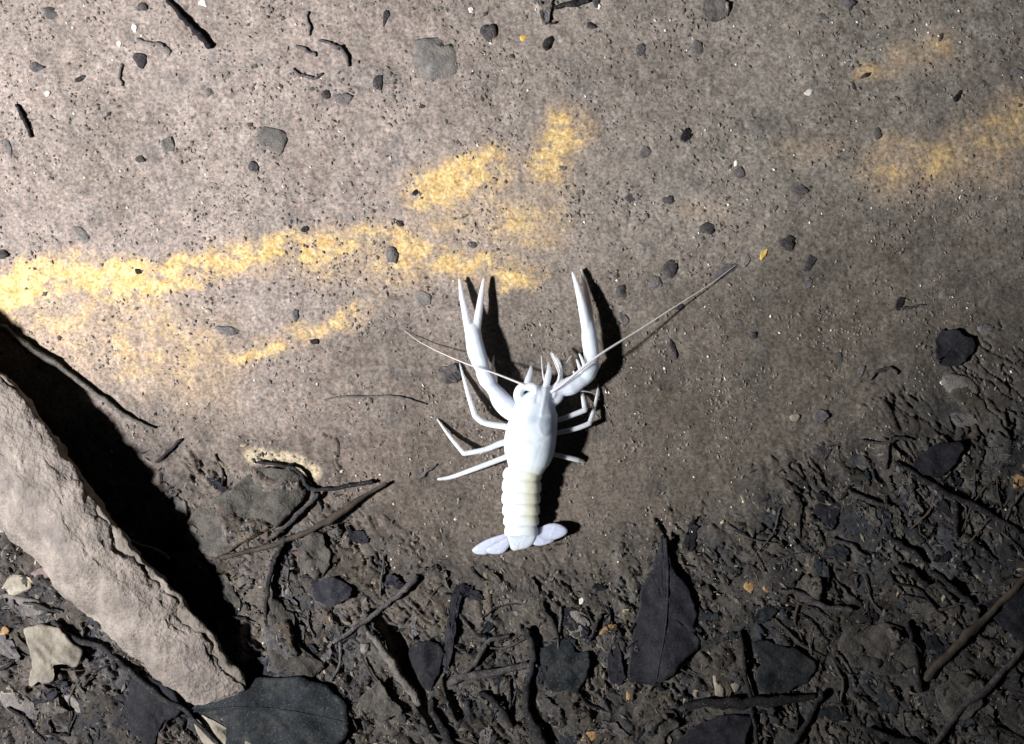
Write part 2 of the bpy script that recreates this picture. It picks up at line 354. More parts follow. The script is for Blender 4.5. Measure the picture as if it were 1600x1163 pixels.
# pebbles and scraps: x, y, half width, half depth, angle, height, material, name, label, category
BITS = [
 (222,11,7,7,0,6,'dark','seed','round black seed left of the thick black twig','seed'),
 (80,20,11,9,20,5,'slate','pebble','dim grey pebble in the top left corner silt','pebble'),
 (57,105,12,7,10,6,'slate','pebble','oval grey pebble below the corner pebble on pinkish silt','pebble'),
 (125,123,10,4,-28,4,'dark','leaf_scrap','thin violet-black leaf scrap beside the oval grey pebble','leaf scrap'),
 (218,92,13,11,30,8,'dark','dirt_clod','ragged black clod below the small white grain','clod'),
 (258,76,8,6,50,6,'grey','pebble','little grey pebble at the end of a curved thin twig','pebble'),
 (12,230,6,15,-20,5,'slate','leaf_scrap','long blue-grey scrap beside the kinked black twig','leaf scrap'),
 (262,228,13,14,8,5,'grey','mud_flake','teal-grey square mud flake alone on pinkish silt','mud flake'),
 (220,248,7,7,40,5,'dark','leaf_scrap','dark angular scrap left of the square mud flake','leaf scrap'),
 (325,145,8,6,0,4,'grey','pebble','pale grey pebble above the square mud flake','pebble'),
 (395,260,8,8,20,5,'dark','leaf_scrap','dark scrap at the lower left of the pitted grey stone','leaf scrap'),
 (604,26,5,13,12,5,'dark','leaf_scrap','upright dark scrap near the top, left of the big grey stone','leaf scrap'),
 (765,50,11,13,-15,8,'dark','pebble','smooth black pebble right of the big grey stone','pebble'),
 (591,128,8,10,10,7,'dark','pebble','round black pebble left of the big grey stone','pebble'),
 (508,148,6,7,0,5,'dark','pebble','small dark pebble next to the bluish mud flake','pebble'),
 (536,156,14,9,12,5,'slate','mud_flake','bluish mud flake below the crooked twigs','mud flake'),
 (425,218,27,21,15,7,'grey','stone','pitted grey stone flush with the silt, upper left','stone'),
  (681,92,38,35,25,12,'grey','stone','big grey angular stone half sunk in the upper silt','stone'),
 (660,166,6,4,0,4,'dark','leaf_scrap','tiny dark oval scrap below the big grey stone','leaf scrap'),
 (856,68,8,9,20,9,'black','pebble','jet black pebble below the dark wedge of leaf','pebble'),
 (932,2,7,8,0,6,'dark','pebble','violet-black pebble on the upper edge right of the short stick','pebble'),
 (924,41,6,6,20,5,'dark','pebble','small violet pebble under the violet-black pebble','pebble'),
 (1000,79,8,11,10,5,'slate','leaf_scrap','dark upright scrap on grey silt, upper right of centre','leaf scrap'),
 (1090,73,8,9,0,5,'slate','pebble','dull round pebble under the grey leaf patch','pebble'),
 (1072,213,8,13,28,7,'black','leaf_scrap','glossless black leaf-shaped scrap right of the orange sand patch','leaf scrap'),
 (1007,238,9,11,20,5,'slate','leaf_scrap','mottled dark scrap left of the black leaf-shaped scrap','leaf scrap'),
 (878,262,8,4,0,4,'slate','leaf_scrap','grey scrap on the lower end of the orange sand patch','leaf scrap'),
 (1155,270,9,9,0,5,'slate','pebble','dim grey pebble below a yellow fleck on open silt','pebble'),
 (1325,5,13,9,0,6,'slate','pebble','bluish pebble cut by the upper edge on the right','pebble'),
 (1285,26,8,5,10,4,'slate','pebble','faint bluish pebble left of the bluish edge pebble','pebble'),
 (1498,150,5,12,32,6,'black','leaf_scrap','slim black scrap slanting above the right-hand ochre band','leaf scrap'),
 (1470,58,4,8,15,4,'dark','leaf_scrap','short dark sliver on the pale ochre stain, upper right','leaf scrap'),
 (1352,118,8,4,-25,4,'dark','leaf_scrap','dark sliver right of the bright white chip','leaf scrap'),
 (1335,136,4,8,-15,4,'dark','leaf_scrap','upright dark sliver right of the bright white chip','leaf scrap'),
 (1372,210,8,7,0,4,'slate','pebble','dull pebble above the right-hand ochre band','pebble'),
 (1590,112,12,8,10,5,'slate','leaf_scrap','grey-blue scrap at the right edge above the ochre band','leaf scrap'),
 (5,397,9,7,0,6,'dark','pebble','dark pebble at the left edge above the yellow band','pebble'),
 (128,366,22,8,42,4,'grey','mud_flake','long grey mud streak above the yellow band','mud flake'),
 (355,517,18,9,5,6,'slate','stone','oval slate stone between the two yellow bands','stone'),
 (216,425,6,5,20,5,'black','leaf_scrap','tiny black crumb in the dip of the yellow band','leaf scrap'),
 (650,302,7,5,0,4,'black','leaf_scrap','black crumb at the edge of the golden sand patch','leaf scrap'),
 (476,359,6,5,0,5,'dark','pebble','black crumb on the upper rim of the yellow band','pebble'),
 (624,349,6,5,30,5,'dark','pebble','dark crumb above the oval dark pebble','pebble'),
 (613,399,9,12,-12,7,'slate','pebble','oval dark pebble at the end of the yellow band','pebble'),
 (737,382,8,6,0,4,'dark','leaf_scrap','black crumb above the left claw','leaf scrap'),
 (660,466,18,12,30,4,'grey','mud_flake','dim grey mud flake left of the left claw tips','mud flake'),
 (492,534,8,5,-10,5,'black','leaf_scrap','black crumb on the lower thin yellow band','leaf scrap'),
 (462,490,6,9,0,4,'slate','leaf_scrap','faint dark scrap above the lower thin yellow band','leaf scrap'),
 (1045,313,8,7,0,6,'dark','pebble','round dark pebble above the long right antenna','pebble'),
 (985,310,7,6,0,4,'slate','pebble','faint violet pebble left of the round dark pebble','pebble'),
 (1105,356,12,8,-8,7,'dark','pebble','two-lobed dark pebble above the right antenna end','pebble'),
 (1047,420,12,11,30,7,'dark','pebble','dark rounded stone in a row of three above the antenna, uppermost','pebble'),
 (1025,441,11,9,0,7,'slate','pebble','middle stone in the row of three above the antenna','pebble'),
 (970,455,8,8,0,6,'dark','pebble','lowest stone in the row of three, nearest the right claw','pebble'),
 (1061,480,9,6,10,5,'dark','leaf_scrap','dark scrap crossed by the right antenna','leaf scrap'),
 (975,500,9,14,-15,5,'slate','leaf_scrap','grey scrap right of the right claw shadow','leaf scrap'),
 (1050,544,6,14,-28,7,'dark','seed_husk','dark ribbed husk right of the crayfish on bare silt','seed husk'),
 (1152,503,9,5,0,4,'slate','leaf_scrap','flat dark scrap under the antenna on open silt','leaf scrap'),
 (1177,525,6,5,0,5,'dark','pebble','tiny brown pebble below the flat dark scrap','pebble'),
 (1230,380,12,11,20,7,'dark','pebble','black lump right of the yellow grain chip','pebble'),
 (1267,408,8,14,22,6,'dark','leaf_scrap','black oblong scrap right of the black lump','leaf scrap'),
 (1262,444,7,10,30,5,'slate','leaf_scrap','grey-black scrap below the black oblong scrap','leaf scrap'),
 (1165,406,7,15,15,4,'grey','mud_flake','pale grey flake beside the yellow grain chip','mud flake'),
 (1132,424,22,7,-35,4,'slate','leaf_scrap','dark smeared scrap under the far end of the right antenna','leaf scrap'),
 (1250,298,11,8,-10,5,'slate','pebble','teal-grey pebble upper right of the yellow grain chip','pebble'),
 (1406,475,7,12,25,6,'black','leaf_scrap','black scrap with a thin side twig on the right silt','leaf scrap'),
 (1540,515,11,9,0,5,'slate','pebble','slate pebble right of the dark rounded leaf piece','pebble'),
 (1283,652,15,13,0,9,'slate','stone','blue-grey stone with a shiny corner right of the crayfish','stone'),
 (1242,652,10,6,-20,6,'tan','leaf_scrap','pale pinkish scrap left of the blue-grey stone','leaf scrap'),
 (1285,705,13,12,0,7,'dark','pebble','dark pebble under the blue-grey stone','pebble'),
 (1345,582,6,11,20,5,'slate','leaf_scrap','dark scrap left of the bent thin twig','leaf scrap'),
 (1500,604,26,16,5,8,'grey','stone','flat grey stone below the dark rounded leaf piece','stone'),
 (1505,655,28,15,8,9,'slate','stone','dark slate stone above the right-hand dark leaf','stone'),
 (1310,557,7,6,0,4,'slate','pebble','faint dark pebble left of the bent thin twig','pebble'),
 (280,798,15,18,20,14,'grey','stone','grey triangular stone half in the log shadow','stone'),
 (300,828,10,12,-30,9,'grey','stone','small grey stone under the triangular one','stone'),
 (307,864,12,7,10,8,'grey','stone','little grey stone above the stemmed leaf','stone'),
 (898,976,24,28,20,8,'grey','stone','olive grey lump above the dull slate leaf','stone'),
 (28,912,24,17,-20,11,'tan','stone','yellowish stone beside the reddish bark at the left edge','stone'),
 (36,948,42,17,8,10,'grey','stone','grey flat stone below the yellowish stone','stone'),
 (70,895,26,11,-22,12,'wood','bark_piece','reddish fibrous bark piece lying against the log','bark'),
 (18,1095,26,18,30,8,'grey','stone','grey stone in the bottom left corner litter','stone'),
 (118,1100,24,9,40,9,'grey','stone','long grey stone below the pale tan leaf','stone'),
 (2,988,11,10,0,7,'orange','leaf_scrap','orange scrap at the left edge by the pale tan leaf','leaf scrap'),
 (8,1078,14,9,10,7,'tan','leaf_scrap','dull yellow scrap below the tan leaf at the left edge','leaf scrap'),
 (1193,397,5,9,30,6,'yellow','sand_chip','yellow grain chip beyond the end of the right antenna','chip'),
 (950,984,15,7,-25,5,'orange','leaf_scrap','orange leaf scrap left of the pointed black leaf','leaf scrap'),
 (983,1080,5,11,5,5,'orange','leaf_scrap','orange sliver at the foot of the pointed black leaf','leaf scrap'),
 (1172,918,7,10,-20,5,'orange','leaf_scrap','orange chip in the dark litter, left one of a close pair','chip'),
 (1199,919,8,7,10,5,'orange','leaf_scrap','orange chip in the dark litter, right one of a close pair','chip'),
 (922,1151,20,8,-35,6,'orange','leaf_scrap','long orange scrap at the lower edge','leaf scrap'),
 (1124,1076,8,18,-15,8,'tan','seed_husk','pale tan husk above the level black stick','seed husk'),
 (1147,1074,7,8,0,6,'tan','seed_husk','small olive husk right of the pale tan husk','seed husk'),
 (1596,748,8,16,10,6,'orange','leaf_scrap','orange scrap at the right edge above the black leaf','leaf scrap'),
 (1065,1036,11,6,-10,5,'tan','leaf_scrap','pale crumb lying on the pointed black leaf','leaf scrap'),
 (571,1012,8,7,0,12,'grey','pebble','pale rounded pebble left of the pale stick top','pebble'),
 (448,925,7,10,20,9,'grey','pebble','pale upright pebble above the olive silted leaf','pebble'),
 (210,44,4,7,-15,5,'white','quartz_grain','bright white grain above the ragged black clod','quartz grain'),
 (317,4,7,6,0,5,'white','quartz_grain','cream grain on the upper edge right of the thick black twig','quartz grain'),
 (186,68,5,5,40,4,'white','quartz_grain','cream grain left of the curved thin twig','quartz grain'),
 (74,146,6,4,20,4,'white','quartz_grain','pair-like cream grain below the violet-black leaf scrap','quartz grain'),
 (736,16,5,6,0,4,'white','quartz_grain','cream grain up left of the smooth black pebble','quartz grain'),
 (817,60,5,6,0,4,'yellow','quartz_grain','yellow grain left of the jet black pebble','quartz grain'),
 (936,10,4,5,0,4,'white','quartz_grain','pale yellow grain between two violet pebbles near the upper edge','quartz grain'),
 (1263,145,8,5,-20,5,'white','quartz_grain','brightest white chip on the right-hand silt','quartz grain'),
 (908,940,4,5,0,5,'white','quartz_grain','bright white grain in the mud below the crayfish tail','quartz grain'),
 (1150,255,3,6,10,4,'white','quartz_grain','yellowish fleck above the dim grey pebble','quartz grain'),
 (1474,598,5,4,0,5,'white','quartz_grain','white fleck on the edge of the flat grey stone','quartz grain'),
]
# sticks: name, points, radii, material, lift, label, category
STICKS = [
 ('twig', [(262,2),(285,26),(306,50),(327,71)], [3.5,4,5,5.5], 'black', 3, 'thick black twig with a rounded end near the top left', 'twig'),
 ('twig', [(214,60),(230,68),(244,67),(256,75)], [2,2.5,3,3], 'slate', 1, 'curved thin twig ending at a little grey pebble', 'twig'),
 ('twig', [(24,165),(34,178),(36,188),(48,212)], [2,3.5,3,2.5], 'black', 2, 'kinked black twig near the left edge', 'twig'),
 ('twig', [(190,100),(187,118),(190,134)], [2,2.2,1.4], 'slate', 1, 'short dim twig under the ragged black clod', 'twig'),
 ('twig', [(498,63),(518,70),(532,74),(538,86),(545,102)], [2,3,4,3.5,2.5], 'slate', 2, 'bent grey twig upper left of the round black pebble', 'twig'),
 ('twig', [(464,72),(480,79),(493,87)], [2,3,2], 'slate', 1, 'short straight twig left of the bent grey twig', 'twig'),
 ('twig', [(479,20),(482,38),(484,54)], [2,2.6,1.6], 'slate', 1, 'upright faint twig near the top, above the bent grey twig', 'twig'),
 ('twig', [(459,108),(472,118),(490,122),(502,116)], [2,2.6,2.4,1.6], 'slate', 1, 'crooked twig beside the small dark pebble', 'twig'),
 ('twig', [(868,11),(895,7),(928,-4)], [3,5,4], 'black', 3, 'short black stick on the upper edge', 'twig'),
 ('twig', [(848,22),(849,31),(857,35),(867,36)], [3,2.6,2.2,1.8], 'dark', 2, 'hooked stalk hanging from the dark wedge of leaf', 'twig'),
 ('twig', [(2,512),(40,538),(90,572),(150,618),(200,650),(238,669)], [7,6.5,5.5,4,3.4,2], 'drift', 4, 'long grey-brown twig along the far side of the log shadow', 'twig'),
 ('twig', [(245,722),(262,707),(281,689)], [2.6,2.6,2.2], 'black', 3, 'short straight black twig pointing up from the log shadow', 'twig'),
 ('twig', [(506,626),(540,620),(590,619),(630,623),(666,631)], [1,1.6,1.8,2,1.6], 'slate', 2, 'thin curved twig left of the crayfish legs', 'twig'),
 ('twig', [(656,746),(668,736),(681,728)], [2.4,3,1.8], 'slate', 1, 'tiny twig near the tip of the rear left leg', 'twig'),
 ('twig', [(402,722),(452,731),(470,742),(484,762),(510,765),(545,761),(579,753)], [2,2.6,3,3.6,3,3,4], 'black', 8, 'black twig kinked over the silted leaf with a swollen tip', 'twig'),
 ('twig', [(604,756),(566,778),(520,808),(470,836),(425,852),(385,862),(346,872)], [3,4,6,5,4,4,3], 'brown', 9, 'brown mud-coated twig running under the kinked black twig', 'twig'),
 ('twig', [(496,772),(470,800),(440,828),(415,846)], [3,4,3.6,3], 'dark', 12, 'dark cross twig joining the kinked twig and the brown one', 'twig'),
 ('twig', [(651,904),(628,924),(596,952),(560,978),(522,1004)], [5,4.4,4,4,3], 'dark', 9, 'dark twig with a knobbed upper end below left of the tail', 'twig'),
 ('twig', [(446,842),(430,872),(420,905),(416,950),(420,1002)], [4,4,4,3,2.4], 'black', 11, 'upright black twig left of the olive silted leaf', 'twig'),
 ('stem', [(186,838),(212,848),(238,858),(264,871)], [2.6,2.4,2.4,3], 'stem', 40, 'thin grey stem bridging the log shadow', 'stem'),
 ('twig', [(84,974),(118,1000),(158,1010),(200,1050),(246,1086),(292,1112),(346,1170)], [5,5,4,5,4.5,4.5,4], 'black', 9, 'long black twig running along the underside of the log', 'twig'),
 ('stick', [(575,988),(600,1020),(626,1058),(654,1098)], [4,7,8,6], 'drift', 14, 'pale brown stick beside a deep dark gap', 'stick'),
 ('twig', [(796,994),(764,1002),(742,1038),(722,1052)], [3,4,4,3], 'dark', 8, 'forked-looking dark twig right of the narrow upright leaf', 'twig'),
 ('twig', [(742,992),(756,994),(763,1004)], [2.4,3,3], 'black', 9, 'short curved twig meeting the forked-looking twig', 'twig'),
 ('stick', [(704,1066),(740,1056),(800,1044),(838,1040)], [6,7,6,4], 'dark', 8, 'level dark stick under the forked-looking twig', 'stick'),
 ('twig', [(748,1084),(772,1096),(800,1134)], [4,5.5,4], 'black', 8, 'stubby black twig below the level dark stick', 'twig'),
 ('stick', [(824,984),(832,1014),(829,1052),(822,1100),(838,1140),(852,1172)], [5,6,5.5,6.5,9,9], 'black', 9, 'upright black stick thickening towards the lower edge', 'stick'),
 ('twig', [(672,1096),(684,1128),(712,1170)], [5,7,8], 'black', 8, 'black twig end below the square-topped leaf piece', 'twig'),
 ('stick', [(1072,1102),(1130,1098),(1180,1098),(1272,1088)], [5,9,9,5], 'black', 9, 'level thick black stick above the rounded dark leaf', 'stick'),
 ('twig', [(1156,988),(1162,1030),(1166,1060),(1173,1092)], [3,4,4,3.5], 'black', 8, 'thin upright twig left of the slate leaf', 'twig'),
 ('twig', [(1284,1082),(1270,1114),(1252,1142),(1234,1170)], [5,4.4,4.4,4], 'black', 8, 'slanting black twig below the right end of the level stick', 'twig'),
 ('twig', [(1174,1104),(1179,1130),(1184,1172)], [3,3.4,3.4], 'black', 7, 'thin upright twig dropping from the level black stick', 'twig'),
 ('twig', [(1398,722),(1432,742),(1470,764),(1530,796),(1594,832)], [2.4,4,5,5,4], 'black', 7, 'long slanting black twig on the right', 'twig'),
 ('twig', [(1494,788),(1494,812),(1494,840)], [5,5.5,4], 'black', 7, 'short upright black twig hanging under the long slanting twig', 'twig'),
 ('twig', [(1328,768),(1356,782),(1390,790)], [4,4.4,2.4], 'dark', 7, 'pointed dark twig left of the long slanting twig', 'twig'),
 ('twig', [(1359,592),(1372,580),(1388,575),(1402,584)], [2,3,3,2.4], 'dark', 3, 'bent thin twig left of the flat grey stone', 'twig'),
 ('twig', [(1408,482),(1424,480),(1446,476)], [2,2,1.2], 'dark', 2, 'fine side twig beside the black scrap on the right silt', 'twig'),
 ('twig', [(1392,684),(1388,706),(1384,732)], [2.4,2.4,1.8], 'dark', 5, 'thin upright twig above the long slanting twig', 'twig'),
 ('twig', [(1344,688),(1380,694),(1400,686),(1426,688)], [2,2.8,3,2], 'dark', 5, 'wavy thin twig crossing the thin upright one', 'twig'),
 ('root', [(1612,892),(1560,945),(1520,985),(1480,1024),(1446,1062)], [5,6,7.5,8,7], 'brown', 9, 'thick brown root slanting in from the right edge', 'root'),
 ('twig', [(1386,838),(1420,858),(1446,880)], [4,5,3], 'black', 8, 'black twig above the flat silted leaf', 'twig'),
 ('twig', [(1404,884),(1426,896),(1448,912)], [4,6,4], 'black', 8, 'stubby black twig right below the black twig above the flat silted leaf', 'twig'),
 ('twig', [(1456,892),(1490,920),(1520,944)], [4,6,4], 'black', 8, 'dark twig touching the brown root from above', 'twig'),
 ('twig', [(1220,922),(1252,928),(1290,948),(1330,954)], [3,4,5,4], 'dark', 8, 'wavy dark twig right of the two orange chips', 'twig'),
 ('twig', [(1418,972),(1424,1000),(1434,1040),(1438,1080)], [4,4,5,4], 'black', 8, 'black crooked twig left of the reddish root end', 'twig'),
 ('twig', [(1356,1140),(1388,1152),(1440,1166)], [5,6,5], 'black', 8, 'black twig at the lower edge on the right', 'twig'),
 ('twig', [(1600,1010),(1560,1060),(1500,1110),(1460,1165)], [5,6,6,5], 'dark', 8, 'dark slanting twig in the bottom right corner', 'twig'),
 ('twig', [(938,962),(930,982),(922,1000)], [3,3.4,2.4], 'black', 6, 'short dark twig on the right side of the olive grey lump', 'twig'),
 ('twig', [(850,955),(866,975),(872,1000)], [2.6,3,2.4], 'black', 6, 'short dark twig on the left side of the olive grey lump', 'twig'),
 ('twig', [(1300,842),(1330,852),(1352,870)], [2.4,3,2.2], 'dark', 6, 'small dark twig in the middle of the right-hand litter', 'twig'),
]
# the log: right (shadow-casting) edge, left edge, height of the right edge, height of the crown
LOG = [((-330,290),(-460,420),70,115), ((-180,420),(-320,560),70,115), ((-60,530),(-190,690),70,112), ((6,592),(-110,760),72,108), ((56,652),(-56,806),75,106),
       ((102,716),(-8,838),79,104), ((148,780),(36,868),84,102), ((192,842),(70,905),84,98), ((240,890),(104,940),72,90),
       ((284,935),(140,975),60,84), ((322,985),(182,1014),48,74), ((356,1026),(226,1054),37,62), ((384,1056),(270,1088),26,46), ((388,1078),(300,1108),16,22)]

# ================================================================== the bed
def axis(lo, hi, step, far):
    core = list(np.arange(lo, hi, step))
    out = []; p, d = core[-1], step
    while p < hi + far:
        d *= 1.16; p += d; out.append(p)
    pre = []; p, d = core[0], step
    while p > lo - far:
        d *= 1.16; p -= d; pre.append(p)
    return np.array(pre[::-1] + core + out)

STEP = 2.1
ax = axis(-110, 1710, STEP, 6000)
ay = axis(-90, 1255, STEP, 6000)
GX, GY = np.meshgrid(ax, ay)

lit_line = np.interp(GX, [-6000,150,250,420,500,560,650,760,900,1000,1120,1250,1400,1600,7000],
                         [760,735,735,738,780,850,895,905,900,880,830,745,630,535,520])
litter = sst(-120, 95, GY - lit_line + 80 * fbm(GX / 150, GY / 150, 5, 3) + 55 * fbm(GX / 34, GY / 34, 6, 3))
base = 7 * fbm(GX / 420, GY / 420, 1, 3) + 2.6 * fbm(GX / 110, GY / 110, 2, 3)
# hollow, flat bed under the animal
flat = np.exp(-(((GX - 815) / 170) ** 2 + ((GY - 690) / 210) ** 2))
Hh = base * (1 - 0.8 * flat)
Hh += (1.7 * fbm(GX / 26, GY / 26, 31, 3) + 0.8 * fbm(GX / 8, GY / 8, 41, 2)) * (1 - 0.25 * flat)
# small pits and crumbs
pit = fbm(GX / 15, GY / 15, 77, 2)
Hh -= 1.3 * (1 - litter) * sst(0.36, 0.62, pit)
shade = np.ones_like(Hh)
tint = np.zeros_like(Hh)
# overlapping silted flakes make the relief of the litter
xi0 = np.searchsorted(ax, -100); yi0 = np.searchsorted(ay, -80)
relief = np.zeros_like(Hh)
for i in range(2100):
    cx = rng.uniform(-90, 1700); cy = rng.uniform(640, 1245)
    ix = np.clip(np.searchsorted(ax, cx), 0, len(ax) - 1); iy = np.clip(np.searchsorted(ay, cy), 0, len(ay) - 1)
    L = litter[iy, ix]
    if L < 0.12 + 0.5 * rng.random():
        continue
    big_one = i < 420
    a = rng.uniform(30, 66) if big_one else rng.uniform(9, 30)
    bb = a * (rng.uniform(0.25, 0.6) if big_one else rng.uniform(0.12, 0.42))
    th = rng.normal(0.8, 0.6)
    r = int(a * 1.4 / STEP) + 2
    sl = (slice(max(iy - r, 0), iy + r + 1), slice(max(ix - r, 0), ix + r + 1))
    X = GX[sl] - cx; Y = GY[sl] - cy
    u = (X * math.cos(th) + Y * math.sin(th)) / a; v = (-X * math.sin(th) + Y * math.cos(th)) / bb
    ang = np.arctan2(v, u); k1, k2 = rng.uniform(0, 6.28, 2)
    rad = 1 + 0.18 * np.sin(2 * ang + k1) + 0.14 * np.sin(3 * ang + k2) + 0.1 * np.sin(7 * ang + k1)
    m = (np.hypot(u, v) < rad)
    top = L * (rng.uniform(0, 9) + X * rng.normal(0, 0.10 if big_one else 0.2) + Y * rng.normal(0, 0.10 if big_one else 0.2)) + rng.uniform(-.1, .1) * bb * v * v
    g = m & (top > relief[sl])
    relief[sl] = np.where(g, np.minimum(top, relief[sl] + 11), relief[sl])
    sc = rng.uniform(0.6, 1.25)
    shade[sl] = np.where(g, 1 + L * (sc - 1), shade[sl])
    tint[sl] = np.where(g, rng.uniform(-1, 1), tint[sl])
def blur(A, n):
    k = np.ones(2 * n + 1) / (2 * n + 1)
    p = np.pad(A, n, mode='edge')
    p = np.apply_along_axis(lambda r: np.convolve(r, k, 'valid'), 0, p)
    return np.apply_along_axis(lambda r: np.convolve(r, k, 'valid'), 1, p)
Hh += 0.45 * relief + 0.4 * blur(relief, 3)
shade = 0.4 * shade + 0.6 * blur(shade, 3)
crease = 1 - np.abs(fbm((GX + GY) / 90, (GX - GY) / 34, 61, 3)) * 2.2
Hh -= litter * 9 * sst(0.84, 0.99, crease) * sst(-0.2, 0.3, fbm(GX / 100, GY / 100, 96, 2))
wa = 0.8 + 0.7 * fbm(GX / 190, GY / 190, 90, 2)
su = GX * np.cos(0.8) + GY * np.sin(0.8) + 25 * fbm(GX / 70, GY / 70, 92, 2); sv = -GX * np.sin(0.8) + GY * np.cos(0.8) + 40 * fbm(GX / 110, GY / 110, 93, 2)
strand = fbm(su / 75, sv / 10, 91, 3)
Hh += litter * (1.1 * strand * sst(-0.1, 0.45, fbm(GX / 120, GY / 120, 94, 2)) + 0.8 * fbm(GX / 9, GY / 9, 87, 2) + 2.5 * fbm(GX / 60, GY / 60, 95, 2))

# deep gaps between the litter pieces
for pts, w, d in [([(588,962),(612,985),(634,1030),(646,1062)], 15, 22), ([(640,1066),(664,1104),(690,1150)], 12, 16), ([(395,985),(400,1030),(398,1056)], 22, 12),
                  ([(122,1000),(132,1030),(126,1050)], 9, 12), ([(45,1078),(90,1072)], 7, 10), ([(470,785),(448,812)], 8, 12),
                  ([(1545,955),(1600,960)], 22, 12), ([(700,1060),(706,1090),(720,1120)], 9, 14), ([(832,1110),(850,1160)], 10, 14), ([(1470,905),(1500,935)], 8, 12)]:
    dd = seg_dist(GX, GY, pts)
    Hh -= d * sst(w, w * 0.4, dd)

def blur(A, n):
    k = np.ones(2 * n + 1) / (2 * n + 1)
    p = np.pad(A, n, mode='edge')
    p = np.apply_along_axis(lambda r: np.convolve(r, k, 'valid'), 0, p)
    return np.apply_along_axis(lambda r: np.convolve(r, k, 'valid'), 1, p)

SM = blur(Hh, 7)
# bed pressed flat beneath every leaf
for lf in LEAVES:
    poly = lf[1]
    xs = [p[0] for p in poly]; ys = [p[1] for p in poly]
    a0, a1 = np.searchsorted(ax, [min(xs) - 8, max(xs) + 8]); b0, b1 = np.searchsorted(ay, [min(ys) - 8, max(ys) + 8])
    sl = (slice(b0, b1), slice(a0, a1))
    m = in_poly(GX[sl], GY[sl], poly)
    low = np.minimum(Hh[sl], SM[sl] + 1.0)
    cov = fbm(GX[sl] / 60, GY[sl] / 60, int(min(xs)) & 255, 2)
    if lf[2] in ('leafbrown', 'slate', 'grey'):
        low = low + (lf[3] + 6) * sst(-0.15, 0.35, cov)
    Hh[sl] = np.where(m, low, Hh[sl])


def bil(A, x, y):
    i = int(np.clip(np.searchsorted(ax, x) - 1, 0, len(ax) - 2)); j = int(np.clip(np.searchsorted(ay, y) - 1, 0, len(ay) - 2))
    u = (x - ax[i]) / (ax[i + 1] - ax[i]); v = (y - ay[j]) / (ay[j + 1] - ay[j])
    return (A[j, i] * (1 - u) + A[j, i + 1] * u) * (1 - v) + (A[j + 1, i] * (1 - u) + A[j + 1, i + 1] * u) * v

gh = lambda x, y: float(bil(Hh, x, y))
gs = lambda x, y: float(bil(SM, x, y))

# pigment of the bed
mott = fbm(GX / 34, GY / 34, 101, 4)
big = fbm(GX / 260, GY / 260, 111, 3)
k = np.clip(0.5 + 0.7 * mott + 0.7 * big + 0.5 * fbm(GX / 11, GY / 11, 107, 2), 0, 1)[..., None]
warm = np.clip(sst(1350, 500, GX + 0.25 * GY) + 0.3 * big, 0, 1)[..., None]
c_dark = np.array([0.165, 0.148, 0.132]) * (1 - warm) + np.array([0.203, 0.173, 0.159]) * warm
c_light = np.array([0.252, 0.236, 0.212]) * (1 - warm) + np.array([0.346, 0.298, 0.276]) * warm
PIG = c_dark * (1 - k) + c_light * k
mud_falloff_line = np.interp(GX, [-6000,0,300,500,800,1000,1200,1400,1600,7000], [640,640,620,560,500,430,360,330,330,330])
mud_falloff = sst(-190, 230, GY - mud_falloff_line + 120 * fbm(GX / 170, GY / 170, 121, 4) + 50 * fbm(GX / 40, GY / 40, 123, 3))[..., None]
PIG = PIG * (1 - 0.48 * mud_falloff * np.array([0.96, 1.0, 1.05])) * 0.94  # darker mud, with torch falloff to lower right painted into the pigment
smudge = sst(0.05, 0.62, fbm(GX / 95, GY / 80, 141, 4))[..., None] * np.clip(0.6 + 0.8 * fbm(GX / 14, GY / 14, 143, 2), 0, 1)[..., None]
PIG = PIG * (1 - smudge * np.array([0.40, 0.36, 0.30]))
ss = (GX * 0.82 - GY * 0.57); sv2 = (GX * 0.57 + GY * 0.82)
streak = fbm(ss / 60, sv2 / 11, 145, 3) * sst(850, 1250, GX)
PIG = PIG * (1 + 0.35 * np.clip(streak, -1, 1))[..., None]
# bluish grey silted patches
bl = sst(0.22, 0.6, fbm(GX / 75, GY / 75, 131, 4))[..., None] * 0.6 * (1 - mud_falloff)
PIG = PIG * (1 - bl) + np.array([0.155, 0.148, 0.140]) * bl
# ochre sand
och = np.zeros_like(Hh)
WX = 26 * fbm(GX / 48, GY / 48, 151, 4); WY = 24 * fbm(GX / 48, GY / 48, 161, 4)
for pts, w, s in [([(-60,470),(0,455),(60,440),(120,430),(180,438),(215,452)], 25, 1.0), ([(215,452),(260,440),(320,414),(400,402),(470,386)], 20, 0.95),
                  ([(470,386),(560,374),(640,372)], 22, 0.6), ([(-80,500),(60,500),(200,520),(300,560)], 66, 0.40),
                  ([(662,296),(720,278),(772,258)], 26, 0.9), ([(690,330),(760,335),(850,352)], 34, 0.5), ([(630,398),(720,412),(770,420),(830,436)], 20, 0.7),
                  ([(885,205),(862,232),(858,272)], 28, 0.75), ([(365,562),(450,532),(570,488)], 13, 0.65), ([(190,588),(280,582),(350,572)], 14, 0.4),
                  ([(1385,262),(1470,252),(1540,222),(1620,175)], 34, 0.48), ([(1500,272),(1560,268)], 26, 0.3), ([(1405,95),(1470,75)], 24, 0.35), ([(1345,110),(1370,112)], 12, 0.4),
                  ([(1230,235),(1300,230)], 24, 0.22), ([(1080,330),(1120,330)], 22, 0.22), ([(480,400),(640,420)], 34, 0.4)]:
    d = seg_dist(GX + WX, GY + WY, pts)
    och = np.maximum(och, s * sst(w * 2.3, w * 0.15, d))
och0 = och
